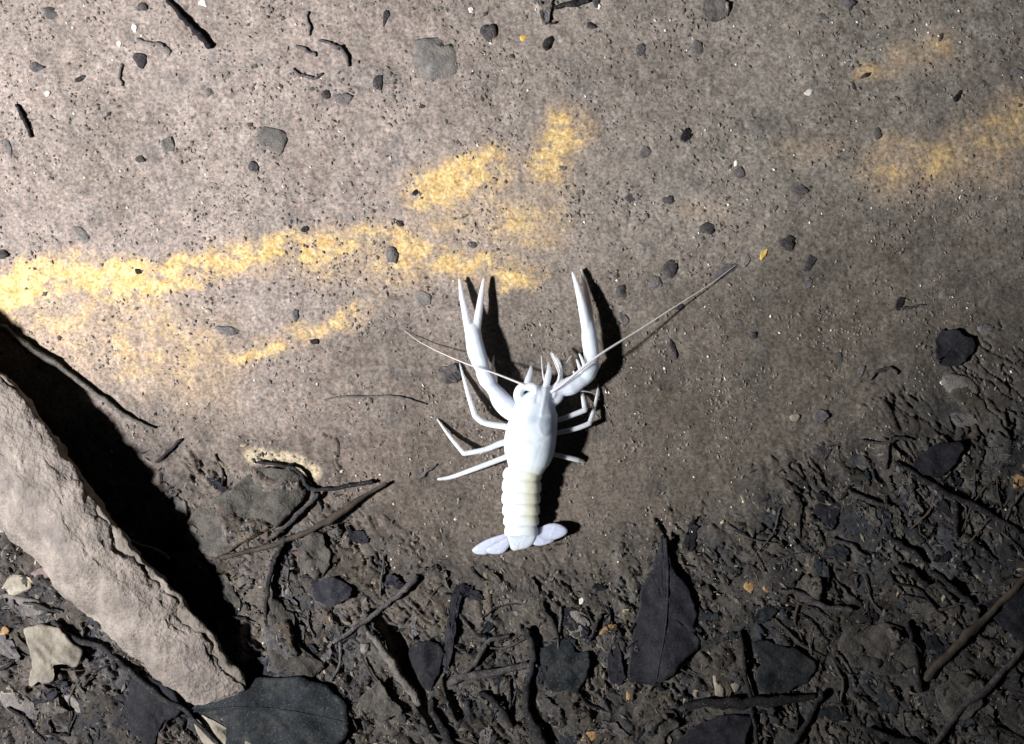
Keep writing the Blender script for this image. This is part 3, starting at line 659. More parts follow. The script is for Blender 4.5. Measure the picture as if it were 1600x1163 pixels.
och = och * np.clip(1.0 + 1.0 * fbm(GX / 26, GY / 26, 171, 4) + 0.75 * fbm(GX / 8, GY / 8, 173, 3) + 1.3 * fbm(GX / 60, GY / 40, 175, 3), 0.0, 1.6)
och = np.clip(och, 0, 1)
halo = (sst(0.02, 0.4, och0) * np.clip(0.8 + 0.6 * fbm(GX / 16, GY / 16, 177, 3), 0, 1))[..., None]
och = (0.86 * sst(0.26, 1.05, och))[..., None]
PIG = PIG * (1 - 0.5 * halo) + np.array([0.41, 0.305, 0.205]) * 0.5 * halo
oc = np.array([0.60, 0.435, 0.195]) + np.clip(fbm(GX / 16, GY / 16, 181, 3) * 1.3, -1, 1)[..., None] * np.array([0.13, 0.15, 0.11])
PIG = PIG * (1 - och) + oc * och
pale = (sst(16, 5, seg_dist(GX, GY + 5 * fbm(GX / 12, GY / 12, 191, 2), [(392,712),(436,716),(462,722),(492,738)])) * 0.9)[..., None]
PIG = PIG * (1 - pale) + np.array([0.56, 0.48, 0.34]) * pale
# dark litter
rot = np.clip(0.6 + 0.9 * fbm(GX / 85, GY / 85, 203, 3) + 0.35 * strand + 0.6 * sst(420, 150, GX) + 0.35 * sst(1000, 1300, GX), 0, 1)[..., None]
lt = (litter * np.clip(0.85 + 0.5 * fbm(GX / 60, GY / 60, 201, 3), 0, 1))[..., None]
lc = np.array([0.088, 0.081, 0.071]) * (1 - rot) + np.array([0.030, 0.031, 0.034]) * rot + (0.5 + 0.5 * (1 - rot)) * tint[..., None] * np.array([0.018, 0.008, -0.006])
PIG = PIG * (1 - 0.93 * lt) + lc * 0.93 * lt
PIG *= shade[..., None]
# dark and light crumbs printed at sand-grain size
cr = fbm(GX / 9, GY / 9, 211, 2)
PIG *= (1 - 0.5 * sst(0.30, 0.62, cr) * (1 - 0.5 * och[..., 0]))[..., None]
PIG = np.clip(PIG, 0.012, 0.85)

ny, nx = GX.shape
kk = (HC - Hh) / HC
co = np.stack([(GX - 800) * S, (581.5 - GY) * S, Hh * S], -1).reshape(-1, 3)
me = bpy.data.meshes.new('silt_bed')
idx = np.arange(ny * nx).reshape(ny, nx)
q = np.stack([idx[:-1, :-1], idx[1:, :-1], idx[1:, 1:], idx[:-1, 1:]], -1).reshape(-1, 4)
me.vertices.add(ny * nx); me.vertices.foreach_set('co', co.ravel())
me.loops.add(q.size); me.loops.foreach_set('vertex_index', q.ravel())
me.polygons.add(len(q)); me.polygons.foreach_set('loop_start', np.arange(0, q.size, 4)); me.polygons.foreach_set('loop_total', np.full(len(q), 4))
me.polygons.foreach_set('use_smooth', np.ones(len(q), bool))
me.update(calc_edges=True)
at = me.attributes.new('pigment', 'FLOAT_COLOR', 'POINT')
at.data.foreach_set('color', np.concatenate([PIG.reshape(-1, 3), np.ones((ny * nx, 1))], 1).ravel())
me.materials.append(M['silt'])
bed = bpy.data.objects.new('ground', me)
COL.objects.link(bed)
bed['kind'] = 'structure'


# ================================================================== shape builders
def catmull(pts, n, closed=False):
    P = [np.array(p, float) for p in pts]; out = []
    m = len(P)
    rngi = range(m) if closed else range(m - 1)
    for i in rngi:
        if closed:
            p0, p1, p2, p3 = P[i - 1], P[i], P[(i + 1) % m], P[(i + 2) % m]
        else:
            p0, p1, p2, p3 = P[max(i - 1, 0)], P[i], P[i + 1], P[min(i + 2, m - 1)]
        for t in np.linspace(0, 1, n, endpoint=False):
            out.append(0.5 * ((2 * p1) + (-p0 + p2) * t + (2 * p0 - 5 * p1 + 4 * p2 - p3) * t * t + (-p0 + 3 * p1 - 3 * p2 + p3) * t ** 3))
    if not closed:
        out.append(P[-1])
    return out


def tube(pts, radii, seg=10, flat=1.0, rough=0.0, V=None, F=None, cap=True):
    """tapered tube through (x, y, z); returns verts, faces (appends when given)"""
    V = [] if V is None else V; F = [] if F is None else F
    P = [np.array(p, float) for p in pts]; R = list(radii)
    if cap:   # rounded ends
        d0 = P[0] - P[1]; d0 /= np.linalg.norm(d0) + 1e-9
        d1 = P[-1] - P[-2]; d1 /= np.linalg.norm(d1) + 1e-9
        r0, r1 = R[0], R[-1]
        P = [P[0] + d0 * r0 * 0.85, P[0] + d0 * r0 * 0.55] + P + [P[-1] + d1 * r1 * 0.55, P[-1] + d1 * r1 * 0.85]
        R = [r0 * 0.35, r0 * 0.8] + R + [r1 * 0.8, r1 * 0.35]
    b0 = len(V)
    for i, p in enumerate(P):
        d = P[min(i + 1, len(P) - 1)] - P[max(i - 1, 0)]
        d /= np.linalg.norm(d) + 1e-9
        up = np.array([0, 0, 1.0])
        if abs(d[2]) > 0.95:
            up = np.array([0, 1.0, 0])
        s = np.cross(d, up); s /= np.linalg.norm(s)
        u = np.cross(s, d)
        for k in range(seg):
            a = 2 * math.pi * k / seg
            rr = R[i] * (1 + (rough * random.uniform(-1, 1) if rough else 0))
            V.append(tuple(p + s * rr * math.cos(a) + u * rr * flat * math.sin(a)))
    n = len(P)
    for i in range(n - 1):
        for k in range(seg):
            a = b0 + i * seg + k; b = b0 + i * seg + (k + 1) % seg
            F.append((a, b, b + seg, a + seg))
    F.append(tuple(b0 + k for k in range(seg))[::-1])
    F.append(tuple(b0 + (n - 1) * seg + k for k in range(seg)))
    return V, F


def make_leaf(name, outline, mat, lift, tilt, curl, rib, label, cat, group=None, seed=0):
    rs = random.Random(seed)
    out = catmull(outline, 6, True)
    if mat in ('leafblue', 'leafbrown', 'slate') and max(math.hypot(p[0] - out[0][0], p[1] - out[0][1]) for p in out) < 170:
        mx_ = sum(p[0] for p in out) / len(out); my_ = sum(p[1] for p in out) / len(out)
        q_ = [rs.uniform(0, 6.28) for _ in range(4)]
        def wob(p):
            a = math.atan2(p[1] - my_, p[0] - mx_)
            f = 1 + 0.055 * math.sin(3 * a + q_[0]) + 0.06 * math.sin(5 * a + q_[1]) + 0.045 * math.sin(8 * a + q_[2]) - 0.10 * max(0, math.sin(2 * a + q_[3])) ** 8
            return (mx_ + (p[0] - mx_) * f, my_ + (p[1] - my_) * f)
        out = [wob(p) for p in out]
    jx = [rs.uniform(-1, 1) for _ in out]; jy = [rs.uniform(-1, 1) for _ in out]
    sm = lambda A, i: (A[i - 1] + A[i] + A[(i + 1) % len(A)]) / 1.7
    out = [(p[0] + 2.8 * sm(jx, i) + 1.3 * jy[i - 3], p[1] + 2.8 * sm(jy, i) + 1.3 * jx[i - 3]) for i, p in enumerate(out)]
    cx = sum(p[0] for p in out) / len(out); cy = sum(p[1] for p in out) / len(out)
    R0 = max(math.hypot(p[0] - cx, p[1] - cy) for p in out)
    n = len(out); rings = [0.15, 0.3, 0.44, 0.58, 0.7, 0.82, 0.92, 1.0]
    ph = [rs.uniform(0, 6.28) for _ in range(4)]
    zb = np.mean([gs(*p) for p in out] + [gs(cx, cy)])
    def z(x, y):
        r = math.hypot(x - cx, y - cy) / R0
        a = math.atan2(y - cy, x - cx)
        w = 0.5 * gs(x, y) + 0.5 * zb
        zz = w + lift + tilt[0] * (x - cx) + tilt[1] * (y - cy)
        zz += curl * (r ** 2) * (math.sin(2 * a + ph[0]) * 0.7 + 0.4 * math.sin(3 * a + ph[1]) - 0.35)
        zz += R0 * (0.026 if mat in ('leafbrown', 'tan') else 0.017) * (math.sin(x / R0 * 9 + ph[2]) + math.sin(y / R0 * 8 + ph[3]) + 0.6 * math.sin((x - y) / R0 * 17)) + 1.9 * float(fbm(np.array(x / 14), np.array(y / 14), seed, 2))
        return max(zz, gs(x, y) + 2.2)
    V = [(cx, cy, z(cx, cy))]
    for r in rings:
        for p in out:
            x = cx + (p[0] - cx) * r; y = cy + (p[1] - cy) * r
            V.append((x, y, z(x, y)))
    nt = len(V); th = 1.6
    V += [(v[0], v[1], v[2] - th) for v in V]
    F = []
    for k in range(n):
        a, b = 1 + k, 1 + (k + 1) % n
        F.append((0, b, a)); F.append((nt, nt + a, nt + b))
        for i in range(len(rings) - 1):
            p = 1 + i * n + k; q2 = 1 + i * n + (k + 1) % n
            F.append((p, q2, q2 + n, p + n)); F.append((nt + p, nt + p + n, nt + q2 + n, nt + q2))
        p = 1 + (len(rings) - 1) * n + k; q2 = 1 + (len(rings) - 1) * n + (k + 1) % n
        F.append((p, q2, nt + q2, nt + p))
    if rib:
        root = root_empty(name, cx, cy, zb)
        tag(root, label, cat, group)
        adopt(centre(new_obj('blade', V, F, M[mat])), root)
        pts = catmull(rib, 5)
        tv, tf = tube([(p[0], p[1], z(p[0], p[1]) + 0.5) for p in pts], list(np.linspace(1.9, 0.9, len(pts))), 6)
        adopt(centre(new_obj('midrib', tv, tf, M[mat])), root)
        return root
    o = centre(new_obj(name, V, F, M[mat]))
    return tag(o, label, cat, group)


_ico = None
def ico():
    global _ico
    if _ico is None:
        import bmesh
        bm = bmesh.new()
        bmesh.ops.create_icosphere(bm, subdivisions=3, radius=1)
        _ico = ([tuple(v.co) for v in bm.verts], [tuple(v.index for v in f.verts) for f in bm.faces])
        bm.free()
    return _ico


def make_bit(x, y, rx, ry, ang, hgt, mat, name, label, cat, seed):
    rs = random.Random(seed)
    V0, F = ico()
    sharp = name in ('leaf_scrap', 'mud_flake', 'bark_piece', 'dirt_clod', 'sand_chip', 'quartz_grain', 'stone')
    planes = []
    for _ in range(9 if sharp else 3):
        a = rs.uniform(0, 6.28); c = rs.uniform(0.66, 0.95) if sharp else rs.uniform(0.85, 1)
        e = rs.uniform(-0.1, 0.5)
        planes.append((math.cos(a) * math.cos(e), math.sin(a) * math.cos(e), math.sin(e), c))
    ph = [rs.uniform(0, 6.28) for _ in range(6)]
    th = math.radians(ang); V = []
    zb = gs(x, y)
    jag = 0.16 if sharp else 0.13
    for (a, b, c) in V0:
        k = 1 + jag * (math.sin(3 * a + ph[0]) + math.sin(4 * b + ph[1]) + math.sin(5 * c + 3 * a + ph[2]) + 0.7 * math.sin(9 * a + 7 * b + ph[3]))
        a, b, c = a * k, b * k, c * k
        for (nx_, ny_, nz_, d) in planes:
            t = a * nx_ + b * ny_ + c * nz_ - d
            if t > 0:
                a -= nx_ * t; b -= ny_ * t; c -= nz_ * t
        if sharp:
            c = max(min(c, 0.62 + 0.12 * math.sin(4 * a + ph[4]) + 0.1 * math.sin(5 * b + ph[5])), -0.8)
        u = a * rx * 1.12; v = b * ry * 1.12
        V.append((x + u * math.cos(th) - v * math.sin(th), y + u * math.sin(th) + v * math.cos(th), zb + hgt * (-0.03 + c * 0.5)))
    o = centre(new_obj(name, V, F, M[mat]))
    return tag(o, label, cat)


def make_stick(name, pts, radii, mat, lift, label, cat, group=None, seg=9):
    n = 5
    P = catmull(pts, n)
    R = np.interp(np.linspace(0, len(pts) - 1, len(P)), range(len(pts)), radii)
    Z = np.array([gs(p[0], p[1]) for p in P])
    Zs = np.convolve(np.pad(Z, 4, mode='edge'), np.ones(9) / 9, 'valid')
    t = np.linspace(0, 1, len(P))
    k1 = random.uniform(0, 6.28)
    Q = [(p[0] + 1.0 * math.sin(9 * tt + k1), p[1] + 1.0 * math.cos(11 * tt + k1), zz + lift * 0.8 + r * 0.35) for p, zz, r, tt in zip(P, Zs, R, t)]
    R = R * (1 + 0.12 * np.sin(t * 17 + k1) + 0.06 * np.sin(t * 41))
    Q = [(a + random.uniform(-.35, .35) * r, b + random.uniform(-.35, .35) * r, c) for (a, b, c), r in zip(Q, R)]
    V, F = tube(Q, R, seg, 0.9, 0.11)
    o = centre(new_obj(name, V, F, M[mat]))
    return tag(o, label, cat, group)


# ================================================================== the log
def build_log():
    root = root_empty('sunken_log', 150, 880, 0)
    tag(root, 'thick pale log coated in pinkish silt casting a black shadow at the left', 'log')
    n = 10
    R_ = catmull([(a[0][0], a[0][1], a[2]) for a in LOG], n); L_ = catmull([(a[1][0], a[1][1], a[3]) for a in LOG], n)
    m = 56
    def lofted(prof, name, mat, amp, freq, seed):
        P = []
        for r, l in zip(R_, L_):
            for j in range(m + 1):
                x, y, z = prof(r, l, j / m)
                P.append((x, y, z))
        P = np.array(P)
        nn = fbm(P[:, 0] / freq, P[:, 1] / freq + P[:, 2] / freq, seed, 5, 0.6)
        n2 = fbm(P[:, 0] / 11, P[:, 1] / 11 + P[:, 2] / 9, seed + 9, 3)
        P[:, 2] += amp * nn * np.clip(P[:, 2] / 40, 0, 1) + 2.8 * n2
        sx = fbm(P[:, 0] / 26 + 50, P[:, 1] / 26 + P[:, 2] / 30, seed + 3, 4)
        s2 = fbm(P[:, 0] / 80 + 9, P[:, 1] / 80 + P[:, 2] / 90, seed + 5, 2)
        P[:, 0] += 9 * sx + 9 * s2; P[:, 1] -= 7 * sx + 7 * s2
        F = []
        for i in range(len(R_) - 1):
            for j in range(m):
                a = i * (m + 1) + j
                F.append((a, a + 1, a + m + 2, a + m + 1))
        F.append(tuple((len(R_) - 1) * (m + 1) + j for j in range(m + 1)))
        return adopt(centre(new_obj(name, [tuple(v) for v in P], F, mat)), root)
    def core(r, l, t):
        # from the ground right of the log, up its sheer side, over, down to the litter on the left
        zr = r[2]
        if t < 0.3:
            u = t / 0.3
            off = -10 + 12 * math.sin(u * math.pi / 2)
            return (r[0] + off * 0.8, r[1] - off * 0.55, -14 + (zr * 0.95 + 14) * u)
        u = (t - 0.3) / 0.7
        x = r[0] + (l[0] - r[0]) * u; y = r[1] + (l[1] - r[1]) * u
        z = zr * 0.95 + 2 * math.sin(min(u * 6, 1) * math.pi / 2) - (zr * 0.95 + 14) * max(0, (u - 0.3) / 0.7) ** 1.6
        return (x, y, z)
    def crust(r, l, t):
        a, b = -0.03 + float(sst(790, 880, np.array(r[1]))) * (0.09 + 0.22 * float(fbm(np.array(r[1] / 42), np.array(0.3), 341, 3))), 0.97
        u = a + (b - a) * t
        x = r[0] + (l[0] - r[0]) * u; y = r[1] + (l[1] - r[1]) * u
        zr, zc = r[2], l[2]
        prof = math.sin(min(1, t / 0.22) * math.pi / 2) ** 0.8
        zc = zr + 5
        z = zr * 0.90 + (zc - zr * 0.90) * prof
        z -= (zc - 2) * max(0, (t - 0.45) / 0.55) ** 1.7
        if t < 0.04:
            z -= zr * 0.35 * (1 - t / 0.04)
        if t > 0.97:
            z -= 8
        return (x, y, z)
    lofted(core, 'wood_core', M['core'], 4, 40, 301)
    lofted(crust, 'silt_crust', M['crust'], 5.5, 46, 331)

build_log()

# ================================================================== placed litter
for i, lf in enumerate(LEAVES):
    make_leaf(*lf, seed=100 + i)
for i, b in enumerate(BITS):
    make_bit(*b, seed=500 + i)
for s in STICKS:
    make_stick(*s)

# ragged scraps and twiglets nobody could tell apart, matted in the mud
CLEAR = [([(735,860),(890,860)], 45)]
def free(x, y):
    if not (L_at(x, y) > 0.5):
        return False
    if in_poly(np.array([x]), np.array([y]), [(a[0][0] + 14, a[0][1]) for a in LOG] + [(a[1][0] - 10, a[1][1] + 8) for a in LOG[::-1]])[0]:
        return False
    for lf in LEAVES:
        if in_poly(np.array([x]), np.array([y]), lf[1])[0]:
            return False
    return True
L_at = lambda x, y: float(bil(litter, x, y))
MARKS = [((1040,950),'the pointed black leaf'), ((420,1120),'the broad slate leaf'), ((1110,1145),'the rounded dark leaf'), ((665,1040),'the square-topped leaf piece'),
 ((705,990),'the narrow upright leaf'), ((878,1042),'the dull slate leaf'), ((75,1020),'the pale tan leaf'), ((240,1100),'the dark leaf under the log foot'),
 ((440,1000),'the olive silted leaf'), ((590,1100),'the grey triangular scrap'), ((515,925),'the dark curled scrap'), ((1465,722),'the leaf above the slanting twig'),
 ((1580,960),'the black leaf at the right edge'), ((1500,1090),'the dull olive leaf'), ((1222,1044),'the slate leaf over the level stick'), ((1375,1015),'the flat silted leaf'),
 ((492,868),'the grey oval scrap'), ((1020,1145),'the lower olive scrap'), ((1266,920),'the ochre-rimmed scrap'), ((1185,918),'the two orange chips'), ((620,1045),'the pale brown stick'),
 ((830,1070),'the upright black stick'), ((1170,1099),'the level black stick'), ((1260,1128),'the slanting twig under the level stick'), ((1500,780),'the long slanting twig'),
 ((1525,975),'the brown root'), ((898,970),'the olive grey lump'), ((40,935),'the yellowish stone'), ((118,1095),'the long grey stone'), ((185,1035),'the long twig under the log'),
 ((590,955),'the knobbed twig'), ((770,1010),'the forked-looking twig'), ((950,985),'the orange scrap by the pointed leaf'), ((1130,1075),'the pale tan husk'), ((1400,1150),'the black twig at the lower edge'),
 ((1360,780),'the pointed dark twig'), ((1285,705),'the dark pebble'), ((815,862),'the crayfish tail'), ((1310,940),'the wavy dark twig'), ((1425,900),'the two black twigs'), ((560,1010),'the pale rounded pebble'), ((770,1110),'the stubby black twig')]
def near(x, y):
    (mx_, my_), nm = min(MARKS, key=lambda m: (m[0][0] - x) ** 2 + (m[0][1] - y) ** 2)
    side = ('right of ' if x > mx_ else 'left of ') if abs(x - mx_) > abs(y - my_) else ('below ' if y > my_ else 'above ')
    return side + nm
HUE = {'leaf': 'black', 'leafblue': 'slate grey', 'leafbrown': 'silted olive', 'slate': 'dim grey', 'black': 'black', 'dark': 'dark', 'brown': 'brown'}
n_s = 0; tries = 0
while n_s < 150 and tries < 6000:
    tries += 1
    x = random.uniform(0, 1600); y = random.uniform(740, 1163)
    if not free(x, y) or (560 < x < 1150 and y < 1000 and random.random() < 0.6):
        continue
    a = 9 + 24 * random.random() ** 1.5; b = a * random.uniform(0.25, 0.55); th = random.gauss(0.8, 0.7)
    k = random.randint(6, 9); o0 = random.uniform(0, 6)
    poly = []
    for j in range(k):
        t = o0 + 6.283 * j / k; q = random.uniform(0.6, 1.2)
        u, v = a * q * math.cos(t), b * q * math.sin(t)
        poly.append((x + u * math.cos(th) - v * math.sin(th), y + u * math.sin(th) + v * math.cos(th)))
    mt = random.choice(['leaf', 'leafblue', 'leafblue', 'leafbrown', 'leafbrown', 'leafbrown', 'slate'])
    size = 'small' if a < 14 else ('middling' if a < 20 else 'large')
    make_leaf('leaf_scrap', poly, mt, random.uniform(1.5, 4.5), (random.gauss(0, 0.09), random.gauss(0, 0.09)), random.uniform(1, 5), None,
              '%s %s %s leaf scrap %s' % (size, 'narrow' if b / a < 0.36 else ('oval' if b / a < 0.46 else 'broad'), HUE[mt], near(x, y)), 'leaf scrap', 'leaf scraps matted in the mud', seed=2000 + n_s)
    n_s += 1
n_s = 0
while n_s < 130:
    x = random.uniform(0, 1600); y = random.uniform(740, 1163)
    if not free(x, y) or (560 < x < 1150 and y < 980 and random.random() < 0.6):
        continue
    ln = 16 + 80 * random.random() ** 2; th = random.gauss(0.8, 1.0); bend = random.uniform(-0.3, 0.3) * ln
    dx, dy = math.cos(th) * ln / 2, math.sin(th) * ln / 2
    r = random.uniform(0.9, 2.6)
    mt = random.choice(['black', 'black', 'dark', 'dark', 'brown'])
    size = 'short' if ln < 26 else ('slim' if ln < 48 else 'long')
    make_stick('twig', [(x - dx, y - dy), (x - dy / ln * bend, y + dx / ln * bend), (x + dx, y + dy)], [r, r * 1.15, r * 0.6], mt,
               random.uniform(2, 6), '%s %s %s twig %s' % (size, 'straight' if abs(bend) < 0.12 * ln else 'bowed', HUE[mt], near(x, y)), 'twig', 'broken twigs in the litter', seg=6)
    n_s += 1


# ================================================================== sand grains (far too many to count)
def grains(name, n, rlo, rhi, mat, zone, seed, flatz=0.7):
    r = np.random.default_rng(seed)
    V0 = np.array([(1,0,0),(-1,0,0),(0,1,0),(0,-1,0),(0,0,1),(0,0,-1)], float)
    F0 = [(0,2,4),(2,1,4),(1,3,4),(3,0,4),(2,0,5),(1,2,5),(3,1,5),(0,3,5)]
    V = []; F = []
    c = 0
    while c < n:
        x = r.uniform(-60, 1660); y = r.uniform(-50, 1215)
        if r.random() > zone(x, y):
            continue
        a = rlo + (rhi - rlo) * r.random() ** 3
        th = r.uniform(0, 6.28); ex = r.uniform(0.7, 1.4)
        P = V0 * r.uniform(0.7, 1.25, (6, 1))
        px_, py_ = P[:, 0] * a * ex, P[:, 1] * a / ex
        X = x + px_ * math.cos(th) - py_ * math.sin(th); Y = y + px_ * math.sin(th) + py_ * math.cos(th)
        Z = gh(x, y) + a * 0.25 + P[:, 2] * a * flatz
        b0 = len(V)
        V += [((X[i] - 800) * S, (581.5 - Y[i]) * S, Z[i] * S) for i in range(6)]
        F += [tuple(b0 + q for q in f) for f in F0]
        c += 1
    o = new_obj(name, V, F, mat, px=False, smooth=False)
    o['kind'] = 'stuff'
    return o

DR = np.clip(0.25 + 1.3 * fbm(GX / 90, GY / 90, 221, 3), 0.03, 1)
OC2 = np.clip(och[..., 0] * 1.3, 0, 0.9)
silt_zone = lambda x, y: (1.0 - 0.75 * L_at(x, y)) * float(bil(DR, x, y)) * (1 - float(bil(OC2, x, y)))
grains('sand_grains', 900, 0.7, 2.7, M['white'], silt_zone, 3)
grains('dark_grit', 750, 1.0, 4.6, mottled('grit', (0.05, 0.045, 0.043), (0.15, 0.128, 0.115), 120, 0.9, 0.4), silt_zone, 4, 0.22)
grains('silt_crumbs', 13000, 0.9, 3.6, mottled('silt_crumb', (0.10, 0.088, 0.078), (0.28, 0.242, 0.215), 120, 0.9, 0.5), silt_zone, 5, 0.5)


def litter_bits(name, n, mat, seed):
    r = np.random.default_rng(seed)
    V = []; F = []; c = 0
    F0 = [(0,2,4),(2,1,4),(1,3,4),(3,0,4),(2,0,5),(1,2,5),(3,1,5),(0,3,5)]
    while c < n:
        x = r.uniform(-40, 1640); y = r.uniform(690, 1200)
        if r.random() > L_at(x, y) ** 2:
            continue
        a = 1.6 + 7 * r.random() ** 2; b = a * r.uniform(0.15, 0.5); h = r.uniform(0.5, 1.1)
        th = r.normal(0.8, 0.9); tx, ty = r.normal(0, 0.22, 2)
        ct, st = math.cos(th), math.sin(th); zc = gh(x, y) + 0.7
        b0 = len(V)
        for (u, v, w) in ((a,0,0),(-a * r.uniform(.7,1.2),0,0),(0.2 * a,b,0),(-0.2 * a,-b,0),(0,0,h),(0,0,-h)):
            X = x + u * ct - v * st; Y = y + u * st + v * ct
            V.append(((X - 800) * S, (581.5 - Y) * S, (zc + w + (X - x) * tx + (Y - y) * ty) * S))
        F += [tuple(b0 + q for q in f) for f in F0]
        c += 1
    o = new_obj(name, V, F, mat, px=False, smooth=False)
    o['kind'] = 'stuff'

litter_bits('leaf_litter', 4200, M['leaf'], 61)
litter_bits('rotted_leaf_crumbs', 3000, mottled('rotted_crumb', (0.05, 0.045, 0.04), (0.16, 0.14, 0.12), 90, 0.9, 0.4), 62)

litter_bits('pale_leaf_crumbs', 420, mottled('pale_crumb', (0.10, 0.085, 0.06), (0.30, 0.25, 0.17), 90, 0.9, 0.4), 63)


# ================================================================== the crayfish
def cray_mat(name, attr=True, col=(0.78, 0.82, 0.9), sss=0.9, alpha=1.0):
    m, nt, b = mat_new(name)
    if attr:
        a = N(nt, 'ShaderNodeAttribute', attribute_name='tint')
        nt.links.new(a.outputs['Color'], b.inputs['Base Color'])
    else:
        b.inputs['Base Color'].default_value = (*col, 1)
    b.inputs['Roughness'].default_value = 0.42
    b.inputs['Specular IOR Level'].default_value = 0.35
    b.inputs['Subsurface Weight'].default_value = sss
    b.inputs['Subsurface Radius'].default_value = (1.0, 0.95, 1.0)
    b.inputs['Subsurface Scale'].default_value = 0.005
    geo = N(nt, 'ShaderNodeNewGeometry')
    nb = N(nt, 'ShaderNodeTexNoise'); nb.inputs['Scale'].default_value = 1300; nb.inputs['Detail'].default_value = 3
    nt.links.new(geo.outputs['Position'], nb.inputs['Vector'])
    bp = N(nt, 'ShaderNodeBump'); bp.inputs['Strength'].default_value = 0.3; bp.inputs['Distance'].default_value = 0.0003
    nt.links.new(nb.outputs[0], bp.inputs['Height']); nt.links.new(bp.outputs[0], b.inputs['Normal'])
    return m

M['cray'] = cray_mat('white_shell')
M['fan'] = cray_mat('lavender_fan', False, (0.47, 0.51, 0.69), 0.8)
M['feeler'] = cray_mat('feeler', False, (0.60, 0.56, 0.56), 0.3)
M['scale'] = cray_mat('head_scale', False, (0.56, 0.62, 0.74), 0.8)


def loft(secs, V, F, seg=28):
    """secs: (cx, cy, half width, z bottom, z top); across-body direction given by the spine"""
    b0 = len(V); n = len(secs)
    C = [np.array(s[:2], float) for s in secs]
    for i, s in enumerate(secs):
        d = C[min(i + 1, n - 1)] - C[max(i - 1, 0)]; d /= np.linalg.norm(d) + 1e-9
        nx_, ny_ = -d[1], d[0]
        for k in range(seg):
            a = 2 * math.pi * k / seg
            ca, sa = math.cos(a), math.sin(a)
            w = s[2] * math.copysign(abs(ca) ** 0.85, ca)
            zc = s[3] + (s[4] - s[3]) * 0.45
            z = zc + ((s[4] - zc) if sa > 0 else (zc - s[3])) * math.copysign(abs(sa) ** 0.9, sa)
            V.append((s[0] + nx_ * w, s[1] + ny_ * w, z))
    for i in range(n - 1):
        for k in range(seg):
            a = b0 + i * seg + k; b = b0 + i * seg + (k + 1) % seg
            F.append((a, a + seg, b + seg, b))
    F.append(tuple(b0 + k for k in range(seg)))
    F.append(tuple(b0 + (n - 1) * seg + k for k in range(seg))[::-1])


def dense(pts, n=6):
    return [tuple(p) for p in catmull(pts, n)]


